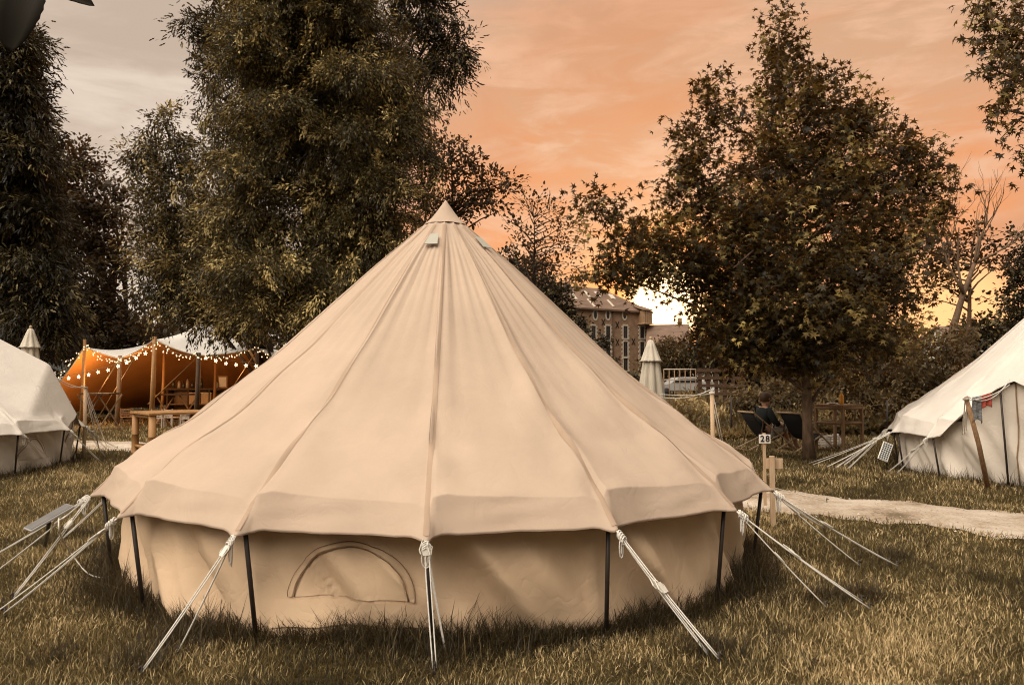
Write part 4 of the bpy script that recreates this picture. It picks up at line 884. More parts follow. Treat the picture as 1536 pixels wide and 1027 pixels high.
# ------------------------------------------------------------------ mill, houses, cars, fence in the distance
def mill():
    A = P(832, 560, 112); B = P(975, 560, 122); A[2] = B[2] = 0; d = (B - A); L = np.linalg.norm(d); d /= L; back = np.array([-d[1], d[0], 0]); D = 13.0
    hl = 12.0; yaw = math.atan2(d[1], d[0]); r = thing('stone_mill', (A[0], A[1], 0), 'tall stone mill with a slate roof beside the setting sun', 'building', None, yaw)
    # local frame: x along facade, y back, z up
    MB().box((L / 2, D / 2, hl / 2 - .5), (L, D, hl + 1)).build('wall', M['millwall'], r, local=True)
    o_ = .45; hr = hl + 4.1; mb = MB(); v = [(-o_, -o_, hl), (L + o_, -o_, hl), (L + o_, D + o_, hl), (-o_, D + o_, hl), (2, D / 2, hr), (L - 4.6, D / 2, hr)]
    v += [(a, b, c - .25) for a, b, c in v[:4]]
    mb.add(v, [(0, 1, 5, 4), (1, 2, 5), (2, 3, 4, 5), (3, 0, 4), (0, 6, 7, 1), (1, 7, 8, 2), (2, 8, 9, 3), (3, 9, 6, 0), (6, 9, 8, 7)]); roof = mb.build('roof', M['slate'], r, local=True)
    def onroof(x, t): return (x, -o_ + (D / 2 + o_) * t, hl + (hr - hl) * t)
    for (x, t0, t1, w) in ((L * .30, .35, .6, .35), (L * .48, .5, .78, .4), (L * .40, .05, .4, .3), (L * .60, .55, .8, .5), (L * .62, .12, .42, .3), (L * .74, .5, .72, .8)):
        a = np.array(onroof(x, t0)); b = np.array(onroof(x + .5, t1)); n = np.array([0, -(hr - hl), D / 2 + o_]); n /= np.linalg.norm(n); MB().bar(a + n * .06, b + n * .06, w, .12, tuple(n))  .build('skylight', M['whitewood'], roof, local=True)
    pxs = lambda px: (lambda t: t * L)(( (px - CX) / F * A[1] - A[0]) / (d[0] - (px - CX) / F * d[1]) / L)
    def zz(py, x): return CAMH + (568 - py) / F * (A[1] + d[1] * x)
    for px in (893, 912, 937):
        x = pxs(px); z = zz(472, x); w = MB(); n = 20
        outer = [(x + .55 * math.cos(k * 2 * math.pi / n), -.08, z + .9 * math.sin(k * 2 * math.pi / n)) for k in range(n)]; inner = [(x + .30 * math.cos(k * 2 * math.pi / n), -.08, z + .62 * math.sin(k * 2 * math.pi / n)) for k in range(n)]
        w.add(outer + inner + [(a, .02, c) for a, b, c in outer] , [(k, (k + 1) % n, n + (k + 1) % n, n + k) for k in range(n)] + [(k, 2 * n + k, 2 * n + (k + 1) % n, (k + 1) % n) for k in range(n)]); f = w.build('oval_window', M['quoin'], r, local=True)
        g = MB(); g.add([(a, -.03, c) for a, b, c in inner], [tuple(range(n))]); g.build('pane', M['glass'], f, local=True)
    for py, h in ((498, 1.9), (524, 2.4), (546, 1.9)):
        for px in (890, 912, 938, 963):
            x = pxs(px); z = zz(py, x); mb = MB()
            for k in range(7):
                wd = .34 if k % 2 == 0 else .18
                for s in (-1, 1): mb.box((x + s * (.42 + wd / 2), -.03, z - h / 2 + (k + .5) * h / 7), (wd, .2, h / 7 - .01))
            mb.box((x, -.03, z + h / 2 + .13), (1.0, .2, .25)); mb.box((x, -.05, z - h / 2 - .1), (1.4, .26, .18)); f = mb.build('window', M['quoin'], r, local=True)
            MB().box((x, -.01, z), (.84, .06, h)).build('pane', M['glass'], f, local=True)
            mb = MB(); mb.box((x, -.05, z), (.07, .05, h)); mb.box((x, -.05, z + h * .15), (.84, .045, .07)); mb.build('glazing_bar', M['darkwood'], f, local=True)
    for px, py in ((905, 483), (926, 487), (905, 512), (926, 513), (950, 512)):
        x = pxs(px); z = zz(py, x); mb = MB()
        for s in (-1, 1): mb.bar((x - .32 * s, -.06, z - .5), (x + .32 * s, -.06, z + .5), .1, .08, (0, 1, 0))
        mb.build('tie_plate', M['steel'], r, local=True)
    x = pxs(919.5); MB().tube([(x, -.12, 0), (x, -.12, hl - .3)], .1, 8).build('downpipe', M['darkwood'], r, local=True)
    x = pxs(964); z = zz(476, x); b = MB(); b.box((x, -.6, z), (1.8, 1.4, 2.0)); dm = b.build('hoist_dormer', M['wood'], r, local=True)
    mb = MB()
    for k in range(5): mb.box((x - .8 + .4 * k, -1.33, z), (.07, .06, 1.96))
    mb.box((x, -.7, z - 1.05), (2.1, 1.7, .12)); mb.build('dormer_boards', M['palewood'], dm, local=True)
    mb = MB(); mb.add([(x - 1.15, -1.5, z + 1.0), (x + 1.15, -1.5, z + 1.0), (x + 1.15, 1.5, z + 1.9), (x - 1.15, 1.5, z + 1.9), (x - 1.15, -1.5, z + 1.1), (x + 1.15, -1.5, z + 1.1), (x + 1.15, 1.5, z + 2.0), (x - 1.15, 1.5, z + 2.0)], [(0, 1, 2, 3), (4, 7, 6, 5), (0, 4, 5, 1), (1, 5, 6, 2), (2, 6, 7, 3), (3, 7, 4, 0)]); mb.build('dormer_roof', M['slate'], dm, local=True)
mill()
def house(c0, px0, px1, Y, eave_py, ridge_py, label, wallm, wins, name='house', D=7.0, gable_px=None, cat='building'):
    A = P(px0, 568, Y); B = P(px1, 568, Y); L = B[0] - A[0]; r = thing(name, (A[0], Y, 0), label, cat, None, R_(c0)); h = CAMH + (568 - eave_py) / F * Y; hr = CAMH + (568 - ridge_py) / F * (Y + D / 2)
    mb = MB(); mb.add([(0, 0, -.5), (L, 0, -.5), (L, D, -.5), (0, D, -.5), (0, 0, h), (L, 0, h), (L, D, h), (0, D, h), (0, D / 2, hr - .1), (L, D / 2, hr - .1)], [(0, 1, 5, 4), (2, 3, 7, 6), (1, 2, 6, 9, 5), (3, 0, 4, 8, 7)]); mb.build('wall', M[wallm], r, local=True)
    mb = MB(); e = .3; s = (hr - h) / (D / 2)
    for sg in (0, 1):
        y0 = -e if sg == 0 else D + e; mb.add([(-e, y0, h - e * s), (L + e, y0, h - e * s), (L + e, D / 2, hr), (-e, D / 2, hr), (-e, y0, h - e * s - .2), (L + e, y0, h - e * s - .2), (L + e, D / 2, hr - .2), (-e, D / 2, hr - .2)], [(0, 1, 2, 3), (4, 7, 6, 5), (0, 4, 5, 1), (1, 5, 6, 2), (3, 7, 4, 0)])
    rf = mb.build('roof', M['slate'], r, local=True); MB().box((L * .8, D / 2, hr + .4), (.7, .6, 1.2)).build('chimney', M['millwall'], rf, local=True)
    for (fx, zf, w, hh) in wins:
        x = L * fx; z = h * zf; f = MB().box((x, -.02, z), (w + .25, .12, hh + .25)).build('window', M['quoin'], r, local=True); MB().box((x, -.09, z), (w, .04, hh)).build('pane', M['glass'], f, local=True)
house(-14, 972, 1030, 118, 514, 487, 'low stone house with a slate roof right of the tall mill', 'millwall', [(.3, .5, .9, 1.4), (.7, .5, .9, 1.4)])
house(8, 1052, 1080, 80, 536, 522, 'small white house seen between the trees and the railing', 'housewhite', [(.25, .45, .35, 1.1), (.42, .45, .35, 1.1), (.75, .45, .5, 1.1)], D=5)
def car(px, py, Y, label, yaw, van=False):
    p = P(px, py, Y); z = 0.0; r = thing('parked_car', (p[0], p[1], p[2]), label, 'car', 'parked cars far behind', yaw); mb = MB()
    side = [(-2.1, .35), (-2.15, .75), (-1.95, .95), (-1.1, 1.02), (-.45, 1.48), (1.1, 1.5), (1.85, 1.05), (2.1, .95), (2.15, .4)] if not van else [(-2.3, .35), (-2.35, .9), (-1.9, 1.15), (-1.2, 1.9), (2.3, 1.95), (2.35, .4)]
    n = len(side); mb.add([(x, -.85, zz) for x, zz in side] + [(x, .85, zz) for x, zz in side], [tuple(range(n)), tuple(range(n, 2 * n))[::-1]] + [((i + 1) % n, i, n + i, n + (i + 1) % n) for i in range(n)]); mb.build('body', M['carwhite'], r, local=True, bevel=.08)
    for s in (-1, 1):
        MB().add([(-.85, s * .87, 1.05), (-.38, s * .87, 1.4), (1.0, s * .87, 1.4), (1.5, s * .87, 1.05)], [(0, 1, 2, 3)]).build('side_window', M['glass'], r, local=True)
    for x in (-1.35, 1.35):
        for s in (-1, 1): MB().tube([(x, s * .7, .32), (x, s * .88, .32)], .32, 16).build('wheel', M['rubber'], r, local=True)
    for s in (-1, 1): MB().box((-2.12, s * .6, .75), (.1, .3, .16)).build('headlight', M['quoin'], r, local=True)
CARS = True
car(1020, 593.2, 62, 'pale car parked beyond the railing right of the parasol', R_(5))
def road_bank():
    pass
house(6, 1432, 1500, 95, 503, 489, 'pale low building far behind the half-bare trees on the right', 'housewhite', [(.2, .6, 1.2, 1.0), (.5, .6, 1.2, 1.0), (.8, .6, 1.2, 1.0)], D=6)
def railing():
    A = GP(1046, 0 + 634); Y = 33.0; r = thing('wooden_railing', (P(1050, 590, Y)[0], Y, 0), 'dark wooden railing on the bank behind the deck chairs', 'fence')
    x0 = P(1050, 590, Y)[0]; x1 = P(1112, 590, Y)[0]; zb = 0; z1 = P(1050, 552, Y)[2]
    for x in np.linspace(x0, x1, 6): MB().box((x, Y, z1 / 2 - .1), (.14, .14, z1 + .2)).build('post', M['darkwood'], r)
    for z in (z1 - .1, z1 - .42, z1 - .75, z1 - 1.1): MB().box(((x0 + x1) / 2, Y - .09, z), (x1 - x0 + .3, .05, .13)).build('rail', M['darkwood'], r)
    x0 = P(996, 590, Y)[0]; r2 = thing('metal_railing', (x0, Y, 0), 'railing with two pale rails left of the dark wooden railing', 'fence'); x1 = P(1044, 590, Y)[0]
    for x in np.linspace(x0, x1, 7): MB().tube([(x, Y, -.1), (x, Y, z1 - .05)], .02, 6).build('post', M['wood'], r2)
    for z in (z1 - .05, z1 - .5): MB().tube([(x0, Y, z), (x1, Y, z)], .025, 6).build('rail', M['whitewood'], r2)
railing()
def stake(px, py0, py1, label):
    b = GP(px, py1); t = P(px, py0, b[1]); o = MB().tube([b - np.array([0, 0, .1]), t], .022, 8).build('garden_stake', M['steel']); tag(o, label, 'stake', 'thin stakes in the meadow')
stake(1097, 595, 656, 'thin dark stake in the grass left of the occupied deck chair')
stake(1331, 600, 660, 'thin dark stake among the bushes behind the right tent corner')

# ------------------------------------------------------------------ trees
gum_lobes = [(1163, 40, 16, 36), (1172, 88, 30, 42), (1190, 140, 55, 50), (1205, 200, 95, 65), (1195, 275, 130, 80), (1200, 360, 165, 90), (1215, 440, 170, 85), (1225, 500, 130, 55), (1250, 165, 45, 55), (1305, 165, 18, 36, .3),
             (1082, 170, 30, 50), (1068, 140, 12, 30), (1050, 225, 48, 50), (1040, 290, 52, 55), (1075, 365, 80, 60), (1300, 250, 65, 60), (1350, 240, 40, 48), (1385, 245, 24, 34), (1395, 295, 26, 30), (1345, 330, 65, 60), (1310, 405, 62, 60), (1280, 475, 66, 46),
             (1000, 385, 58, 32, -.2, 1.2), (950, 398, 42, 24, -.4, 1.3), (925, 360, 34, 24, -.6, 1.3), (885, 315, 18, 22, -.7, 1.4), (930, 318, 16, 12, -.7, 1.2), (905, 402, 32, 10, -.8, 1.3), (980, 350, 40, 26, -.2, 1.1), (1090, 455, 62, 52), (1075, 415, 45, 30), (1120, 500, 70, 42), (1190, 525, 60, 30), (1090, 520, 40, 22)]
GB = G(1207, 690)
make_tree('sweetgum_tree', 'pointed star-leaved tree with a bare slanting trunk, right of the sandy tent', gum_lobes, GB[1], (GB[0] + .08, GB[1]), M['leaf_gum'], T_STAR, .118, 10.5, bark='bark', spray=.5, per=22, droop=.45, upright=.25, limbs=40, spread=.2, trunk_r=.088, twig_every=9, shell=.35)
big = [(470, -70, 95, 90), (470, 20, 110, 90), (430, 60, 85, 80), (470, 120, 125, 100), (360, 30, 30, 22), (345, 75, 34, 22), (330, 130, 34, 20), (325, 180, 40, 24), (590, 40, 34, 22), (620, 110, 30, 22), (635, 175, 36, 20), (650, 245, 26, 24), (640, 300, 24, 20), (610, 150, 40, 40), (320, 240, 34, 26), (540, 80, 70, 80), (480, 220, 165, 100), (500, 320, 150, 100), (440, 400, 150, 85), (430, 440, 105, 40), (560, 190, 85, 110), (615, 225, 48, 50), (580, 130, 55, 60), (560, 340, 60, 60), (345, 210, 55, 70), (350, 455, 60, 28), (520, 400, 70, 60)]
def boughs(cx, prof, step, rx, ry, n, dY, seed):
    rg = random.Random(seed); out = []; ys = [p[0] for p in prof]; y = ys[0]
    while y < ys[-1]:
        L = np.interp(y, ys, [p[1] for p in prof]); Rr = np.interp(y, ys, [p[2] for p in prof])
        for k in range(n):
            sd = -1 if k % 2 else 1; w = (L if sd < 0 else Rr); f = rg.uniform(.35, 1.0); r_ = rx * rg.uniform(.6, 1.15)
            out.append((cx + sd * max(0, w - r_ * .8) * f, y + rg.uniform(-step, step) * .5 + 14 * f, r_, ry * rg.uniform(.7, 1.25), rg.uniform(-dY, dY * .4), 1.5))
        y += step
    return out
big = [(x, y, rx * .74, ry * .8) + tuple(r) for x, y, rx, ry, *r in big] + boughs(470, [(-120, 70, 70), (0, 125, 110), (110, 150, 140), (220, 150, 165), (330, 175, 150), (430, 170, 110), (470, 120, 70)], 36, 58, 17, 6, 1.3, 4)
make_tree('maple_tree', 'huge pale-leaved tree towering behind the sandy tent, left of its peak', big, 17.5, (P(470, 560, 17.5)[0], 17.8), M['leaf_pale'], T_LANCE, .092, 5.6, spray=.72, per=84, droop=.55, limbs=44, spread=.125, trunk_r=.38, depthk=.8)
ash = [(243, 185, 10, 32), (222, 225, 28, 20), (250, 240, 40, 36), (205, 240, 18, 10), (285, 225, 34, 32), (265, 300, 66, 55), (290, 370, 75, 70), (265, 410, 60, 46), (340, 440, 75, 60), (345, 470, 55, 22), (390, 475, 40, 16), (235, 350, 34, 40), (235, 420, 36, 44), (300, 400, 70, 60)]
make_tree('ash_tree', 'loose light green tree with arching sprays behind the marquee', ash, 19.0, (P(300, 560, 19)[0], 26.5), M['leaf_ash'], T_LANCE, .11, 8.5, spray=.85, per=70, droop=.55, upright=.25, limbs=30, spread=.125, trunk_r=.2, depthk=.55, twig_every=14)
cedar = [(640, 20, 52, 40), (672, 75, 36, 32), (655, 115, 42, 26), (620, 70, 50, 60), (630, -30, 50, 40), (690, 70, 18, 20), (310, 50, 30, 30), (290, 40, 16, 20), (325, 105, 32, 40), (360, 40, 50, 60), (480, -40, 160, 70), (600, 150, 50, 50), (350, 150, 40, 50)]
make_tree('cedar_tree', 'dark cedar whose flat boughs jut out behind the huge pale tree', cedar, 24.0, (P(480, 560, 24)[0], 33.5), M['leaf_dark'], T_FROND, .2, 5.5, spray=.9, per=40, droop=.35, limbs=34, spread=.16, trunk_r=.4, depthk=.5)
con = [(25, 75, 18, 22), (20, 120, 34, 40), (30, 165, 42, 40), (15, 210, 55, 50), (0, 290, 95, 80), (20, 380, 100, 80), (0, 460, 120, 60), (70, 460, 70, 60), (55, 150, 20, 14), (62, 185, 14, 12), (40, 520, 60, 34)]
con = [(x, y, rx * .8, ry * .8) for x, y, rx, ry in con] + boughs(5, [(60, 20, 30), (150, 50, 62), (240, 80, 85), (400, 100, 100), (500, 110, 120)], 34, 50, 14, 5, 1.2, 9)
make_tree('cypress_tree', 'dark feathery conifer at the left picture edge', con, 23.5, (P(5, 560, 24)[0], 30), M['leaf_dark'], T_FROND, .2, 6.5, spray=.9, per=40, droop=.55, limbs=30, spread=.16, trunk_r=.35, depthk=.6)
dk = [(105, 255, 42, 42), (140, 290, 45, 50), (90, 330, 70, 70), (160, 350, 34, 60), (130, 410, 62, 65), (100, 480, 90, 50), (165, 500, 60, 50), (230, 520, 70, 34), (330, 530, 90, 26)]
make_tree('oak_tree', 'dark rounded tree between the edge conifer and the light green tree', dk, 30.0, (P(120, 560, 30)[0], 36), M['leaf_mid'], T_OVAL, .17, 5.5, spray=.8, per=24, droop=.35, limbs=30, spread=.2, trunk_r=.32, depthk=.6, twig_every=12)
mid = [(675, 215, 30, 22), (700, 240, 26, 22), (665, 255, 36, 24), (720, 270, 44, 18, 0, .8), (760, 275, 22, 14, 0, .8), (700, 300, 46, 20), (650, 320, 42, 36), (630, 370, 46, 36), (610, 420, 50, 46), (735, 305, 30, 18, 0, .6), (640, 260, 26, 40)]
make_tree('alder_tree', 'small dark tree right behind the sandy tent peak', mid, 30.0, (P(672, 560, 30)[0], 30.3), M['leaf_mid'], T_OVAL, .17, 3.6, spray=.8, per=18, droop=.2, upright=.2, limbs=40, spread=.22, trunk_r=.16, depthk=.7, twig_every=4, shell=.2)
sp = [(795, 305, 36, 16, 0, .5), (830, 320, 34, 20, 0, .5), (780, 345, 34, 26, 0, .5), (820, 365, 40, 30, 0, .55), (848, 350, 24, 24, 0, .5), (800, 395, 44, 30, 0, .7), (850, 395, 26, 26, 0, .5)]
make_tree('thorn_tree', 'thin sparse tree with see-through twigs left of the mill', sp, 34.0, (P(822, 560, 34)[0], 34.2), M['leaf_mid'], T_OVAL, .16, 3.0, spray=.8, per=12, droop=.1, upright=.3, limbs=60, spread=.26, trunk_r=.11, depthk=.8, twig_every=1, shell=.1)
bs = [(800, 430, 56, 34), (818, 455, 44, 36), (856, 490, 24, 28), (760, 420, 50, 50), (832, 508, 44, 44), (790, 490, 70, 60), (895, 530, 30, 30)]
make_tree('hazel_shrub', 'dense dark bush hiding the left end of the mill', bs, 38.0, (P(830, 560, 38)[0], 38.3), M['leaf_dark'], T_OVAL, .17, 5.5, cat='shrub', spray=.7, per=22, droop=.3, limbs=20, spread=.22, trunk_r=.12, depthk=.7)
rt = [(1440, 375, 30, 18, 0, .7), (1465, 395, 28, 20, 0, .6), (1420, 395, 34, 22, 0, .8), (1475, 360, 14, 10, 0, .5), (1410, 425, 30, 24, 0, .7), (1462, 345, 10, 12, 0, .5), (1500, 400, 26, 18, 0, .5), (1385, 380, 32, 30, 0, .6), (1440, 450, 36, 16, 0, .35)]
RT = make_tree('elder_tree', 'half-bare tree with wispy twigs against the glow behind the right tent', rt, 26.0, (P(1438, 560, 26)[0], 26.2), M['leaf_mid'], T_OVAL, .15, 4.0, spray=.6, per=16, droop=.1, upright=.2, limbs=26, spread=.24, trunk_r=.13, depthk=.8, twig_every=2, shell=.15, bark='greybark')
def bare_tree():
    b = P(1425, 560, 24.5); r = thing('dead_tree', (b[0], b[1], 0), 'leafless crooked tree with upright bare twigs behind the right tent', 'tree'); mb = MB(); tw = MB()
    rg = random.Random(5)
    def grow(p, d, L, rad, depth, target):
        pts = [p]; q = Vector(p); dd = Vector(d)
        for i in range(4):
            dd = (dd + Vector((rg.uniform(-.22, .22), rg.uniform(-.22, .22), .10 if depth > 0 else .02))).normalized(); q = q + dd * L / 4; pts.append(q.copy())
        target.tube(pts, [rad * (1 - .13 * i) for i in range(5)], 6 if depth < 2 else 4)
        if depth >= 4: return
        for k in range(3 if depth < 3 else 2):
            i = rg.choice((2, 3, 4, 4)); nd = (dd + Vector((rg.uniform(-.8, .8), rg.uniform(-.6, .6), rg.uniform(-.1, .5)))).normalized(); grow(pts[i], nd, L * rg.uniform(.55, .8), rad * .5, depth + 1, tw if depth >= 1 else mb)
    p0 = Vector((b[0], b[1], -.1)); p1 = Vector(P(1428, 498, 24.5)); p2 = Vector(P(1445, 440, 24.5)); p3 = Vector(P(1462, 395, 24.4))
    mb.tube([p0, (p0 + p1) / 2 + Vector((.06, 0, 0)), p1, (p1 + p2) / 2, p2, p3], [.15, .13, .12, .10, .08, .06], 8)
    for px, py, px2, py2 in ((1462, 395, 1470, 300), (1462, 395, 1505, 330), (1445, 440, 1400, 330), (1445, 440, 1440, 310), (1462, 395, 1520, 380)):
        a = Vector(P(px, py, 24.4)); e = Vector(P(px2, py2, 24.4 + rg.uniform(-.6, .6))); grow(a, (e - a).normalized(), (e - a).length * .75, .045, 1, mb)
    mb.build('trunk', M['greybark'], r); tw.build('twigs', M['greybark'], r)
bare_tree()
re_ = [(1540, 370, 30, 40), (1560, 420, 55, 60), (1530, 440, 22, 40), (1560, 490, 60, 40)]
make_tree('holly_tree', 'dark narrow tree at the right edge above the right tent', re_, 28.0, (P(1565, 560, 28)[0], 28.2), M['leaf_dark'], T_OVAL, .15, 6, spray=.6, per=22, limbs=16, spread=.2, trunk_r=.15, depthk=.8)
shr = [('bramble_shrub', 'dark tangled shrub under the right side of the star-leaved tree', [(1300, 545, 60, 40), (1345, 530, 50, 45), (1280, 580, 50, 40)], 19.0, 'leaf_shrub'),
       ('bramble_shrub', 'broad leafy shrub touching the left roof slope of the right tent', [(1400, 540, 50, 45), (1375, 590, 50, 45), (1430, 510, 30, 26), (1410, 590, 40, 40), (1345, 615, 34, 34)], 17.5, 'leaf_shrub'),
       ('bramble_shrub', 'low shrub along the bank behind the pale car', [(1480, 500, 40, 26), (1520, 500, 40, 30), (1450, 540, 50, 40)], 36.0, 'leaf_dark'),
       ('bramble_shrub', 'dark round bush right of the low stone house', [(1060, 515, 30, 24), (1100, 530, 50, 34), (1140, 545, 60, 34)], 42.0, 'leaf_dark'),
       ('bramble_shrub', 'bush below the low stone house beside the parasol', [(1010, 530, 40, 24), (1000, 548, 40, 20), (1040, 545, 30, 18)], 70.0, 'leaf_shrub'),
       ('bramble_shrub', 'leafy bush behind the head of the sitting person', [(1150, 595, 55, 26), (1195, 590, 45, 30), (1120, 605, 30, 18)], 21.0, 'leaf_shrub')]
for nme, lab, lb, Y, mt in shr:
    c = P(lb[0][0], 568, Y); make_tree(nme, lab, lb, Y, (c[0], c[1]), M[mt], T_OVAL, .11 if Y < 30 else .22, 9 if Y < 30 else 5, cat='shrub', group='shrubs along the bank', spray=.45 if Y < 30 else .9, per=20, droop=.35, limbs=14, spread=.24, trunk_r=.05, depthk=.9, shell=.3)
# branch of a tree standing outside the frame, top right
ov = [(1480, 0, 40, 26), (1510, 20, 34, 30), (1490, 70, 22, 22), (1525, 60, 26, 40), (1505, 95, 30, 10), (1512, 125, 8, 20), (1505, 148, 6, 14), (1540, 0, 60, 40), (1545, 180, 14, 10), (1545, 225, 12, 8), (1580, 60, 50, 60), (1620, -20, 80, 60)]
make_tree('maple_tree', 'tree outside the frame whose drooping leafy branch enters at the top right', ov, 8.5, (P(1720, 560, 8.5)[0], 8.8), M['leaf_gum'], T_STAR, .095, 9, bark='bark', spray=.3, per=16, droop=.7, limbs=18, spread=.22, trunk_r=.16, depthk=.8, twig_every=3)
# big leaves close to the lens, top left
def near_leaves():
    Y = .95; b = np.array([-1.5, 1.1, float(gz(-1.5, 1.1))]); r = thing('cherry_sapling', b, 'sapling beside the camera whose large dark leaves hang into the top left corner', 'tree')
    q = P(-60, -60, Y); MB().tube([b, (-1.45, 1.08, 1.0), (-1.25, 1.0, 1.75), q + np.array([-.1, 0, .06]), q, P(10, -15, Y)], [.03, .025, .016, .009, .006, .003], 8).build('trunk', M['bark'], r)
    mb = MB()
    def leaf(base, tip, w, bend, nrm):
        base, tip = np.array(base), np.array(tip); d = tip - base; L = np.linalg.norm(d); d /= L; s = np.cross(d, nrm); s /= np.linalg.norm(s); n = np.cross(s, d); vs = []; N = 16
        for i in range(N + 1):
            t = i / N; ww = w * math.sin(math.pi * min(1, t ** .8)) ** .6 * (1 + .05 * (i % 2)); c = base + d * L * t + n * bend * math.sin(math.pi * t)
            for j in range(5): k = -1 + j / 2; vs.append(c + s * ww * k + n * .35 * ww * (abs(k) ** 1.3 - .3))
        mb.add(vs, [(i * 5 + j, i * 5 + j + 1, (i + 1) * 5 + j + 1, (i + 1) * 5 + j) for i in range(N) for j in range(4)], True)
    leaf(P(46, -30, Y), P(14, 78, Y - .02), .027, .01, np.array([.35, -1, .2])); leaf(P(46, -22, Y), P(142, 9, Y + .02), .014, .006, np.array([.0, -1, .5])); leaf(P(20, -30, Y), P(-30, 60, Y + .05), .022, .01, np.array([-.2, -1, .3]))
    leaf(P(10, -30, Y), P(8, 40, Y + .06), .012, .01, np.array([.5, -1, .1]))
    o = mb.build('crown', M['leaf_near'], r); md = o.modifiers.new('leaf', 'SOLIDIFY'); md.thickness = .0006
near_leaves()

# ------------------------------------------------------------------ far treeline, undergrowth, grass
def far_line():
    n = 30000; x = RNG.uniform(-95, 95, n); y = RNG.uniform(95, 108, n) + np.abs(x) * .1; wpx = x / y * F + CX
    top = 2.6 + 2.2 * np.sin(x * .23) ** 2 + 1.3 * np.sin(x * .61) + np.where(wpx < 820, 6, 0) + np.where(wpx > 1230, 3.5, 0); top = np.where((wpx > 850) & (wpx < 1050), 1.7, top)
    z = RNG.random(n) ** .7 * np.maximum(top, .8); pos = np.column_stack([x, y, z]); d = RNG.normal(0, 1, (n, 3)); d[:, 2] += .3
    mass('treeline', T_OVAL[0], T_OVAL[1], pos, frames(d, RNG.normal(0, 1, (n, 3)) + np.array([0, -1, .6])), .55 + .5 * RNG.random(n), RNG.random(n), M['leaf_dark']); tag(bpy.data.objects['treeline'], kind='stuff')
far_line()
def undergrowth():
    n = 52000; px = RNG.uniform(1010, 1640, n); y = 17.2 + 14 * RNG.random(n) ** 1.4; x = (px - CX) / F * y; h = (.38 + .25 * np.sin(x * 1.3 + y) + .25 * np.sin(2.3 * x - y * .7)).clip(.12) * (.5 + .06 * (y - 17).clip(0, 10))
    z = gz(x, y) + RNG.random(n) * h; pos = np.column_stack([x, y, z]); d = RNG.normal(0, .6, (n, 3)); d[:, 2] += .6
    mass('undergrowth', T_LANCE[0], T_LANCE[1], pos, frames(d, RNG.normal(0, .5, (n, 3)) + np.array([0, -.3, 1])), .10 + .16 * RNG.random(n), np.clip(.4 * np.sin(x * .9 + y * .6) + .6 * RNG.random(n), 0, 1), M['weed']); tag(bpy.data.objects['undergrowth'], kind='stuff')
undergrowth()
T_BLADE = ([(-.5, 0, 0), (.5, 0, 0), (.38, .5, .06), (-.38, .5, .06), (0, 1, .28)], [(0, 1, 2, 3), (3, 2, 4)])
TENTS = [((-.56, 6.4), 2.30), ((-9.45, 11.74), 2.33), ((8.2, 11.0), 2.33)]
def grass():
    xs = []; ys = []; Ls = []; Ws = []
    for (y0, y1, dn, l, w) in ((2.6, 4.4, 7600, .052, .0058), (4.4, 6.5, 4800, .054, .0068), (6.5, 9.5, 2700, .058, .0082), (9.5, 14, 1200, .075, .0105), (14, 22, 460, .09, .015), (22, 40, 60, .12, .03)):
        A = (y1 - y0) * (y0 + y1) / 2 * 1.66; n = int(A * dn); y = np.sqrt(RNG.uniform(y0 ** 2, y1 ** 2, n)); x = RNG.uniform(-.83, .83, n) * y
        clump = .5 + .5 * np.sin(x * 2.1 + 1.2 * np.sin(y * 1.9)) * np.sin(y * 2.6 + np.sin(x * 3.1)); ll = l * (.45 + .75 * RNG.random(n)) * (.8 + .45 * clump)
        xs.append(x); ys.append(y); Ls.append(ll); Ws.append(np.full(n, w) * (.7 + .6 * RNG.random(n)))
    x = np.concatenate(xs); y = np.concatenate(ys); L = np.concatenate(Ls); W = np.concatenate(Ws); keep = path_dist(x, y) > PHW * (.82 + .32 * RNG.random(len(x)))
    for c, r in TENTS: keep &= np.hypot(x - c[0], y - c[1]) > r
    x, y, L, W = x[keep], y[keep], L[keep], W[keep]; n = len(x)
    a = RNG.random(n) * 6.283; tl = np.abs(RNG.normal(0, .55, n)); d = np.stack([np.cos(a) * tl, np.sin(a) * tl, np.ones(n)], -1); nr = np.stack([np.cos(a), np.sin(a), np.full(n, -.2)], -1) + RNG.normal(0, .5, (n, 3))
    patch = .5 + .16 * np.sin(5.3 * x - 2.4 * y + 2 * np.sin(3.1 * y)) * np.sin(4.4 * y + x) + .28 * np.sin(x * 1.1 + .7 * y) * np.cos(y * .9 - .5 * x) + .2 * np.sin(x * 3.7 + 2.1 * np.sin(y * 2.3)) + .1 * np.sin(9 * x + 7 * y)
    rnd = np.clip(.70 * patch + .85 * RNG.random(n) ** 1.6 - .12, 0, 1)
    mass('grass', T_BLADE[0], T_BLADE[1], np.column_stack([x, y, gz(x, y) - .004]), frames(d, nr), np.column_stack([W, L, L]), rnd, M['blade']); tag(bpy.data.objects['grass'], kind='stuff')
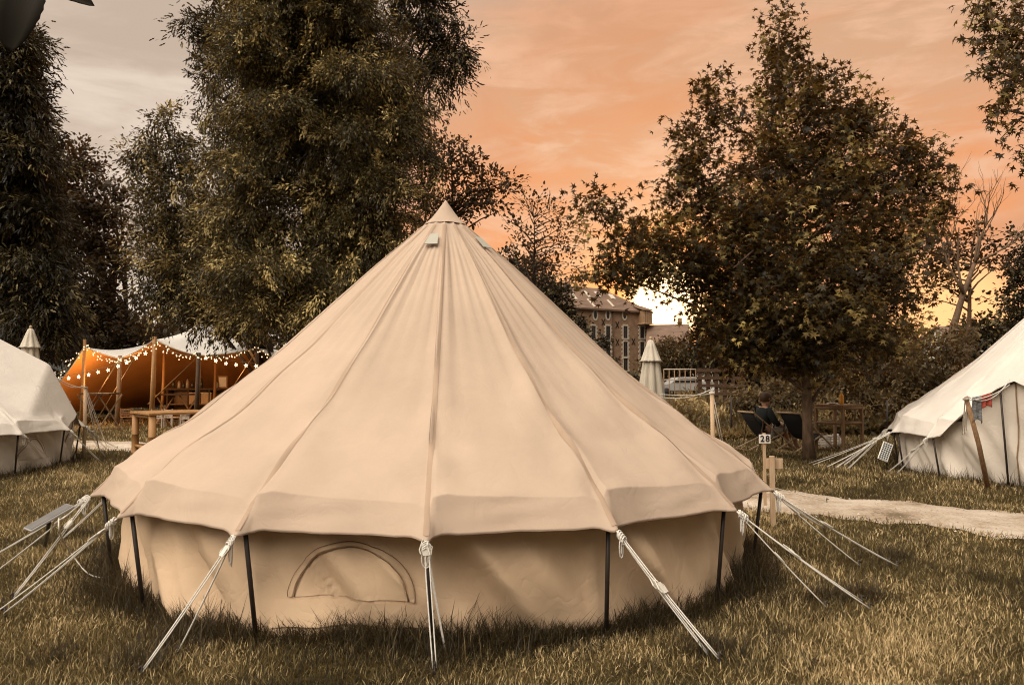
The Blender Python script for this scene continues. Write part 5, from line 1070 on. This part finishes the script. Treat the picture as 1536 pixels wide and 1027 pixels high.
# anisotropic scale must act in the leaf's own axes
def mass_aniso_fix():
    global mass
    old = mass
    def mass2(name, tv, tf, pos, Rm, scale, rnd, mat, parent=None):
        if np.ndim(scale) == 2:
            Rm = Rm * scale[:, None, :]; scale = np.ones(len(pos))
        return old(name, tv, tf, pos, Rm, scale, rnd, mat, parent)
    mass = mass2
mass_aniso_fix()
grass()
def long_grass():
    xs = []; ys = []; Ls = []
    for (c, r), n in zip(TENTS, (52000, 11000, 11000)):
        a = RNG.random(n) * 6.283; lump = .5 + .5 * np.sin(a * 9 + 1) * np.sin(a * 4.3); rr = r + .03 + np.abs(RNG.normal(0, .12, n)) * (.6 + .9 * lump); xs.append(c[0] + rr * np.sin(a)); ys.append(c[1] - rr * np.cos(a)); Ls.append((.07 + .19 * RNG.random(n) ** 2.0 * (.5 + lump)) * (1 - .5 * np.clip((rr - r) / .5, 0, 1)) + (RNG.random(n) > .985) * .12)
    k = 420; ty = np.sqrt(RNG.uniform(2.8 ** 2, 15 ** 2, k)); tx = RNG.uniform(-.8, .8, k) * ty; ok = path_dist(tx, ty) > 1.0
    for c, r in TENTS: ok &= np.hypot(tx - c[0], ty - c[1]) > r + .15
    for x0, y0 in zip(tx[ok], ty[ok]):
        n = 70; xs.append(x0 + RNG.normal(0, .055, n)); ys.append(y0 + RNG.normal(0, .055, n)); Ls.append(.045 + .065 * RNG.random(n) ** 1.5)
    for (px, py) in ((213, 985), (268, 955), (652, 985), (690, 960), (1070, 975), (1238, 898), (1295, 893), (1334, 840), (60, 815), (120, 800), (150, 830)):
        g = G(px, py); n = 420; xs.append(g[0] + RNG.normal(0, .09, n)); ys.append(g[1] + RNG.normal(0, .07, n)); Ls.append(.06 + .13 * RNG.random(n) ** 2)
    x = np.concatenate(xs); y = np.concatenate(ys); L = np.concatenate(Ls); n = len(x); a = RNG.random(n) * 6.283; tl = np.abs(RNG.normal(0, .6, n)); d = np.stack([np.cos(a) * tl, np.sin(a) * tl, np.ones(n)], -1)
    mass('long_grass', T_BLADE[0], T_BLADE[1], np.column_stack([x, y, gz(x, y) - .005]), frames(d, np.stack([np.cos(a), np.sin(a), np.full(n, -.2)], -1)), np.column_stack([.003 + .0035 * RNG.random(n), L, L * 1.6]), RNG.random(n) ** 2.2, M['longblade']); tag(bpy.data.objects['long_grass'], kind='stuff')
long_grass()

# ------------------------------------------------------------------ sky, sun, camera
SUN = unit(ray(1003, 452))
def world():
    w = bpy.data.worlds.new('World'); S.world = w; w.use_nodes = True; nt = w.node_tree
    for n in list(nt.nodes): nt.nodes.remove(n)
    out = node(nt, 'ShaderNodeOutputWorld'); bg = node(nt, 'ShaderNodeBackground'); bg.inputs['Strength'].default_value = 1.0
    tc = node(nt, 'ShaderNodeTexCoord'); D = tc.outputs['Generated']
    sep = node(nt, 'ShaderNodeSeparateXYZ'); link(nt, D, sep.inputs[0])
    def math_(op, a, b=None, c=None, clamp=False):
        n = node(nt, 'ShaderNodeMath', operation=op); n.use_clamp = clamp
        for i, k in enumerate((a, b, c)):
            if k is None: continue
            if isinstance(k, (int, float)): n.inputs[i].default_value = k
            else: link(nt, k, n.inputs[i])
        return n.outputs[0]
    def dotv(v):
        n = node(nt, 'ShaderNodeVectorMath', operation='DOT_PRODUCT'); link(nt, D, n.inputs[0]); n.inputs[1].default_value = tuple(float(k) for k in v); return n.outputs['Value']
    def mapr(v, a, b, c=0, d=1):
        n = node(nt, 'ShaderNodeMapRange', interpolation_type='SMOOTHSTEP'); link(nt, v, n.inputs[0]); n.inputs[1].default_value = a; n.inputs[2].default_value = b; n.inputs[3].default_value = c; n.inputs[4].default_value = d; return n.outputs[0]
    def mix(f, a, b, mode='MIX'):
        n = node(nt, 'ShaderNodeMix', data_type='RGBA', blend_type=mode)
        if isinstance(f, (int, float)): n.inputs[0].default_value = f
        else: link(nt, f, n.inputs[0])
        for k, s in ((a, 'A'), (b, 'B')):
            if isinstance(k, tuple): n.inputs[s].default_value = c4(k)
            else: link(nt, k, n.inputs[s])
        return n.outputs['Result']
    def nz(scale, stretch, detail=6, rough=.55, dist=.6):
        mp = node(nt, 'ShaderNodeMapping'); mp.inputs['Scale'].default_value = stretch; mp.inputs['Rotation'].default_value = (0, R_(-8), 0); link(nt, D, mp.inputs[0]); n = node(nt, 'ShaderNodeTexNoise')
        n.inputs['Scale'].default_value = scale; n.inputs['Detail'].default_value = detail; n.inputs['Roughness'].default_value = rough; n.inputs['Distortion'].default_value = dist; link(nt, mp.outputs[0], n.inputs['Vector']); return n.outputs['Fac']
    n1 = nz(2.6, (1, 1, 3.2)); n2 = nz(7.0, (1, 1, 3.8), 7, .6)
    cl = math_('ADD', math_('MULTIPLY', n1, .65), math_('MULTIPLY', n2, .35))
    # overcast cream sky everywhere, dimmed behind the camera; unseen bright key lobe added above
    cream = mix(mapr(cl, .38, .62), (.58, .45, .35), (.82, .675, .55))
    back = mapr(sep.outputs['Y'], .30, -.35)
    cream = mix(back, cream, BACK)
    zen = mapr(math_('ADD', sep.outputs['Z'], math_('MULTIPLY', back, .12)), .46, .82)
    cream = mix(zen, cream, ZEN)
    cream = mix(mapr(dotv(unit(np.array([-.42, -.40, .82]))), .72, .97), cream, KEY)  # added bright lobe, upper left behind the camera, as soft key light
    wd = unit(ray(1060, 330)); warm = mapr(math_('ADD', dotv(wd), math_('MULTIPLY', math_('SUBTRACT', cl, .5), .22)), .85, .955)
    el = mapr(math_('ADD', sep.outputs['Z'], math_('MULTIPLY', math_('SUBTRACT', cl, .5), .62)), .17, .42)
    orange = mix(el, (.87, .34, .14), (.68, .395, .235))
    orange = mix(mapr(n2, .42, .66, 0, .85), orange, (.88, .51, .32)); orange = mix(mapr(n1, .52, .36, 0, .5), orange, (.70, .30, .14))
    col = mix(warm, cream, orange)
    # glow near the sun
    sd = dotv(SUN); g1 = mapr(sd, .9972, .99995); g1 = math_('POWER', g1, 2.6)
    g2 = mapr(sd, .98, .9993, 0, 1)
    band = math_('MULTIPLY', mapr(math_('ABSOLUTE', math_('SUBTRACT', sep.outputs['Z'], .065)), .10, .0), mapr(dotv(unit(np.array([ray(1240, 470)[0], ray(1240, 470)[1], 0]))), .945, .985))
    col = mix(math_('MULTIPLY', g2, .30), col, (1.05, .43, .18)); col = mix(math_('MULTIPLY', band, .40), col, (1.1, .50, .25))
    s2 = mapr(dotv(unit(ray(1432, 470))), .9965, .9998); col = mix(s2, col, (1.5, .72, .30))
    col = mix(mapr(sd, .991, .9994), col, (1.55, .56, .15)); col = mix(g1, col, (5.0, 3.3, 1.7))
    sky = node(nt, 'ShaderNodeTexSky', sky_type='NISHITA'); sky.sun_disc = False; sky.sun_elevation = math.asin(SUN[2]); sky.sun_rotation = math.atan2(SUN[0], SUN[1]); sky.dust_density = 3.0
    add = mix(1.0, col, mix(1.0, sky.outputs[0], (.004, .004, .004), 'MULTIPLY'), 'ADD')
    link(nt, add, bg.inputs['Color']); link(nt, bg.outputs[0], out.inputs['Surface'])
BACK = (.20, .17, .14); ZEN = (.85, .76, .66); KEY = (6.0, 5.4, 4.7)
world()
sl = bpy.data.lights.new('sun', 'SUN'); sl.energy = 1.2; sl.angle = R_(1.0); sl.color = (1, .55, .25); so = bpy.data.objects.new('sun', sl); COL.objects.link(so)
so.rotation_euler = Vector([float(-k) for k in SUN]).to_track_quat('-Z', 'Y').to_euler(); so.location = (20, 60, 20)
cam = bpy.data.cameras.new('camera'); co = bpy.data.objects.new('camera', cam); COL.objects.link(co); co.location = (0, 0, CAMH); co.rotation_euler = (math.pi / 2 + PITCH, 0, 0)
cam.sensor_width = 36; cam.lens = F / 1536 * 36; cam.clip_end = 3000; cam.clip_start = .05; S.camera = co
S.view_settings.view_transform = 'Standard'; S.view_settings.look = 'None'; S.view_settings.exposure = 0.0; S.view_settings.gamma = 1.0
S.render.engine = 'CYCLES'; S.cycles.use_adaptive_sampling = False; S.cycles.sample_clamp_indirect = 4.0; S.cycles.max_bounces = 6; S.cycles.transparent_max_bounces = 4; S.cycles.filter_width = 1.1; S.cycles.use_denoising = True; S.cycles.denoiser = 'OPENIMAGEDENOISE'; S.cycles.denoising_input_passes = 'RGB_ALBEDO_NORMAL'; S.cycles.denoising_prefilter = 'ACCURATE'
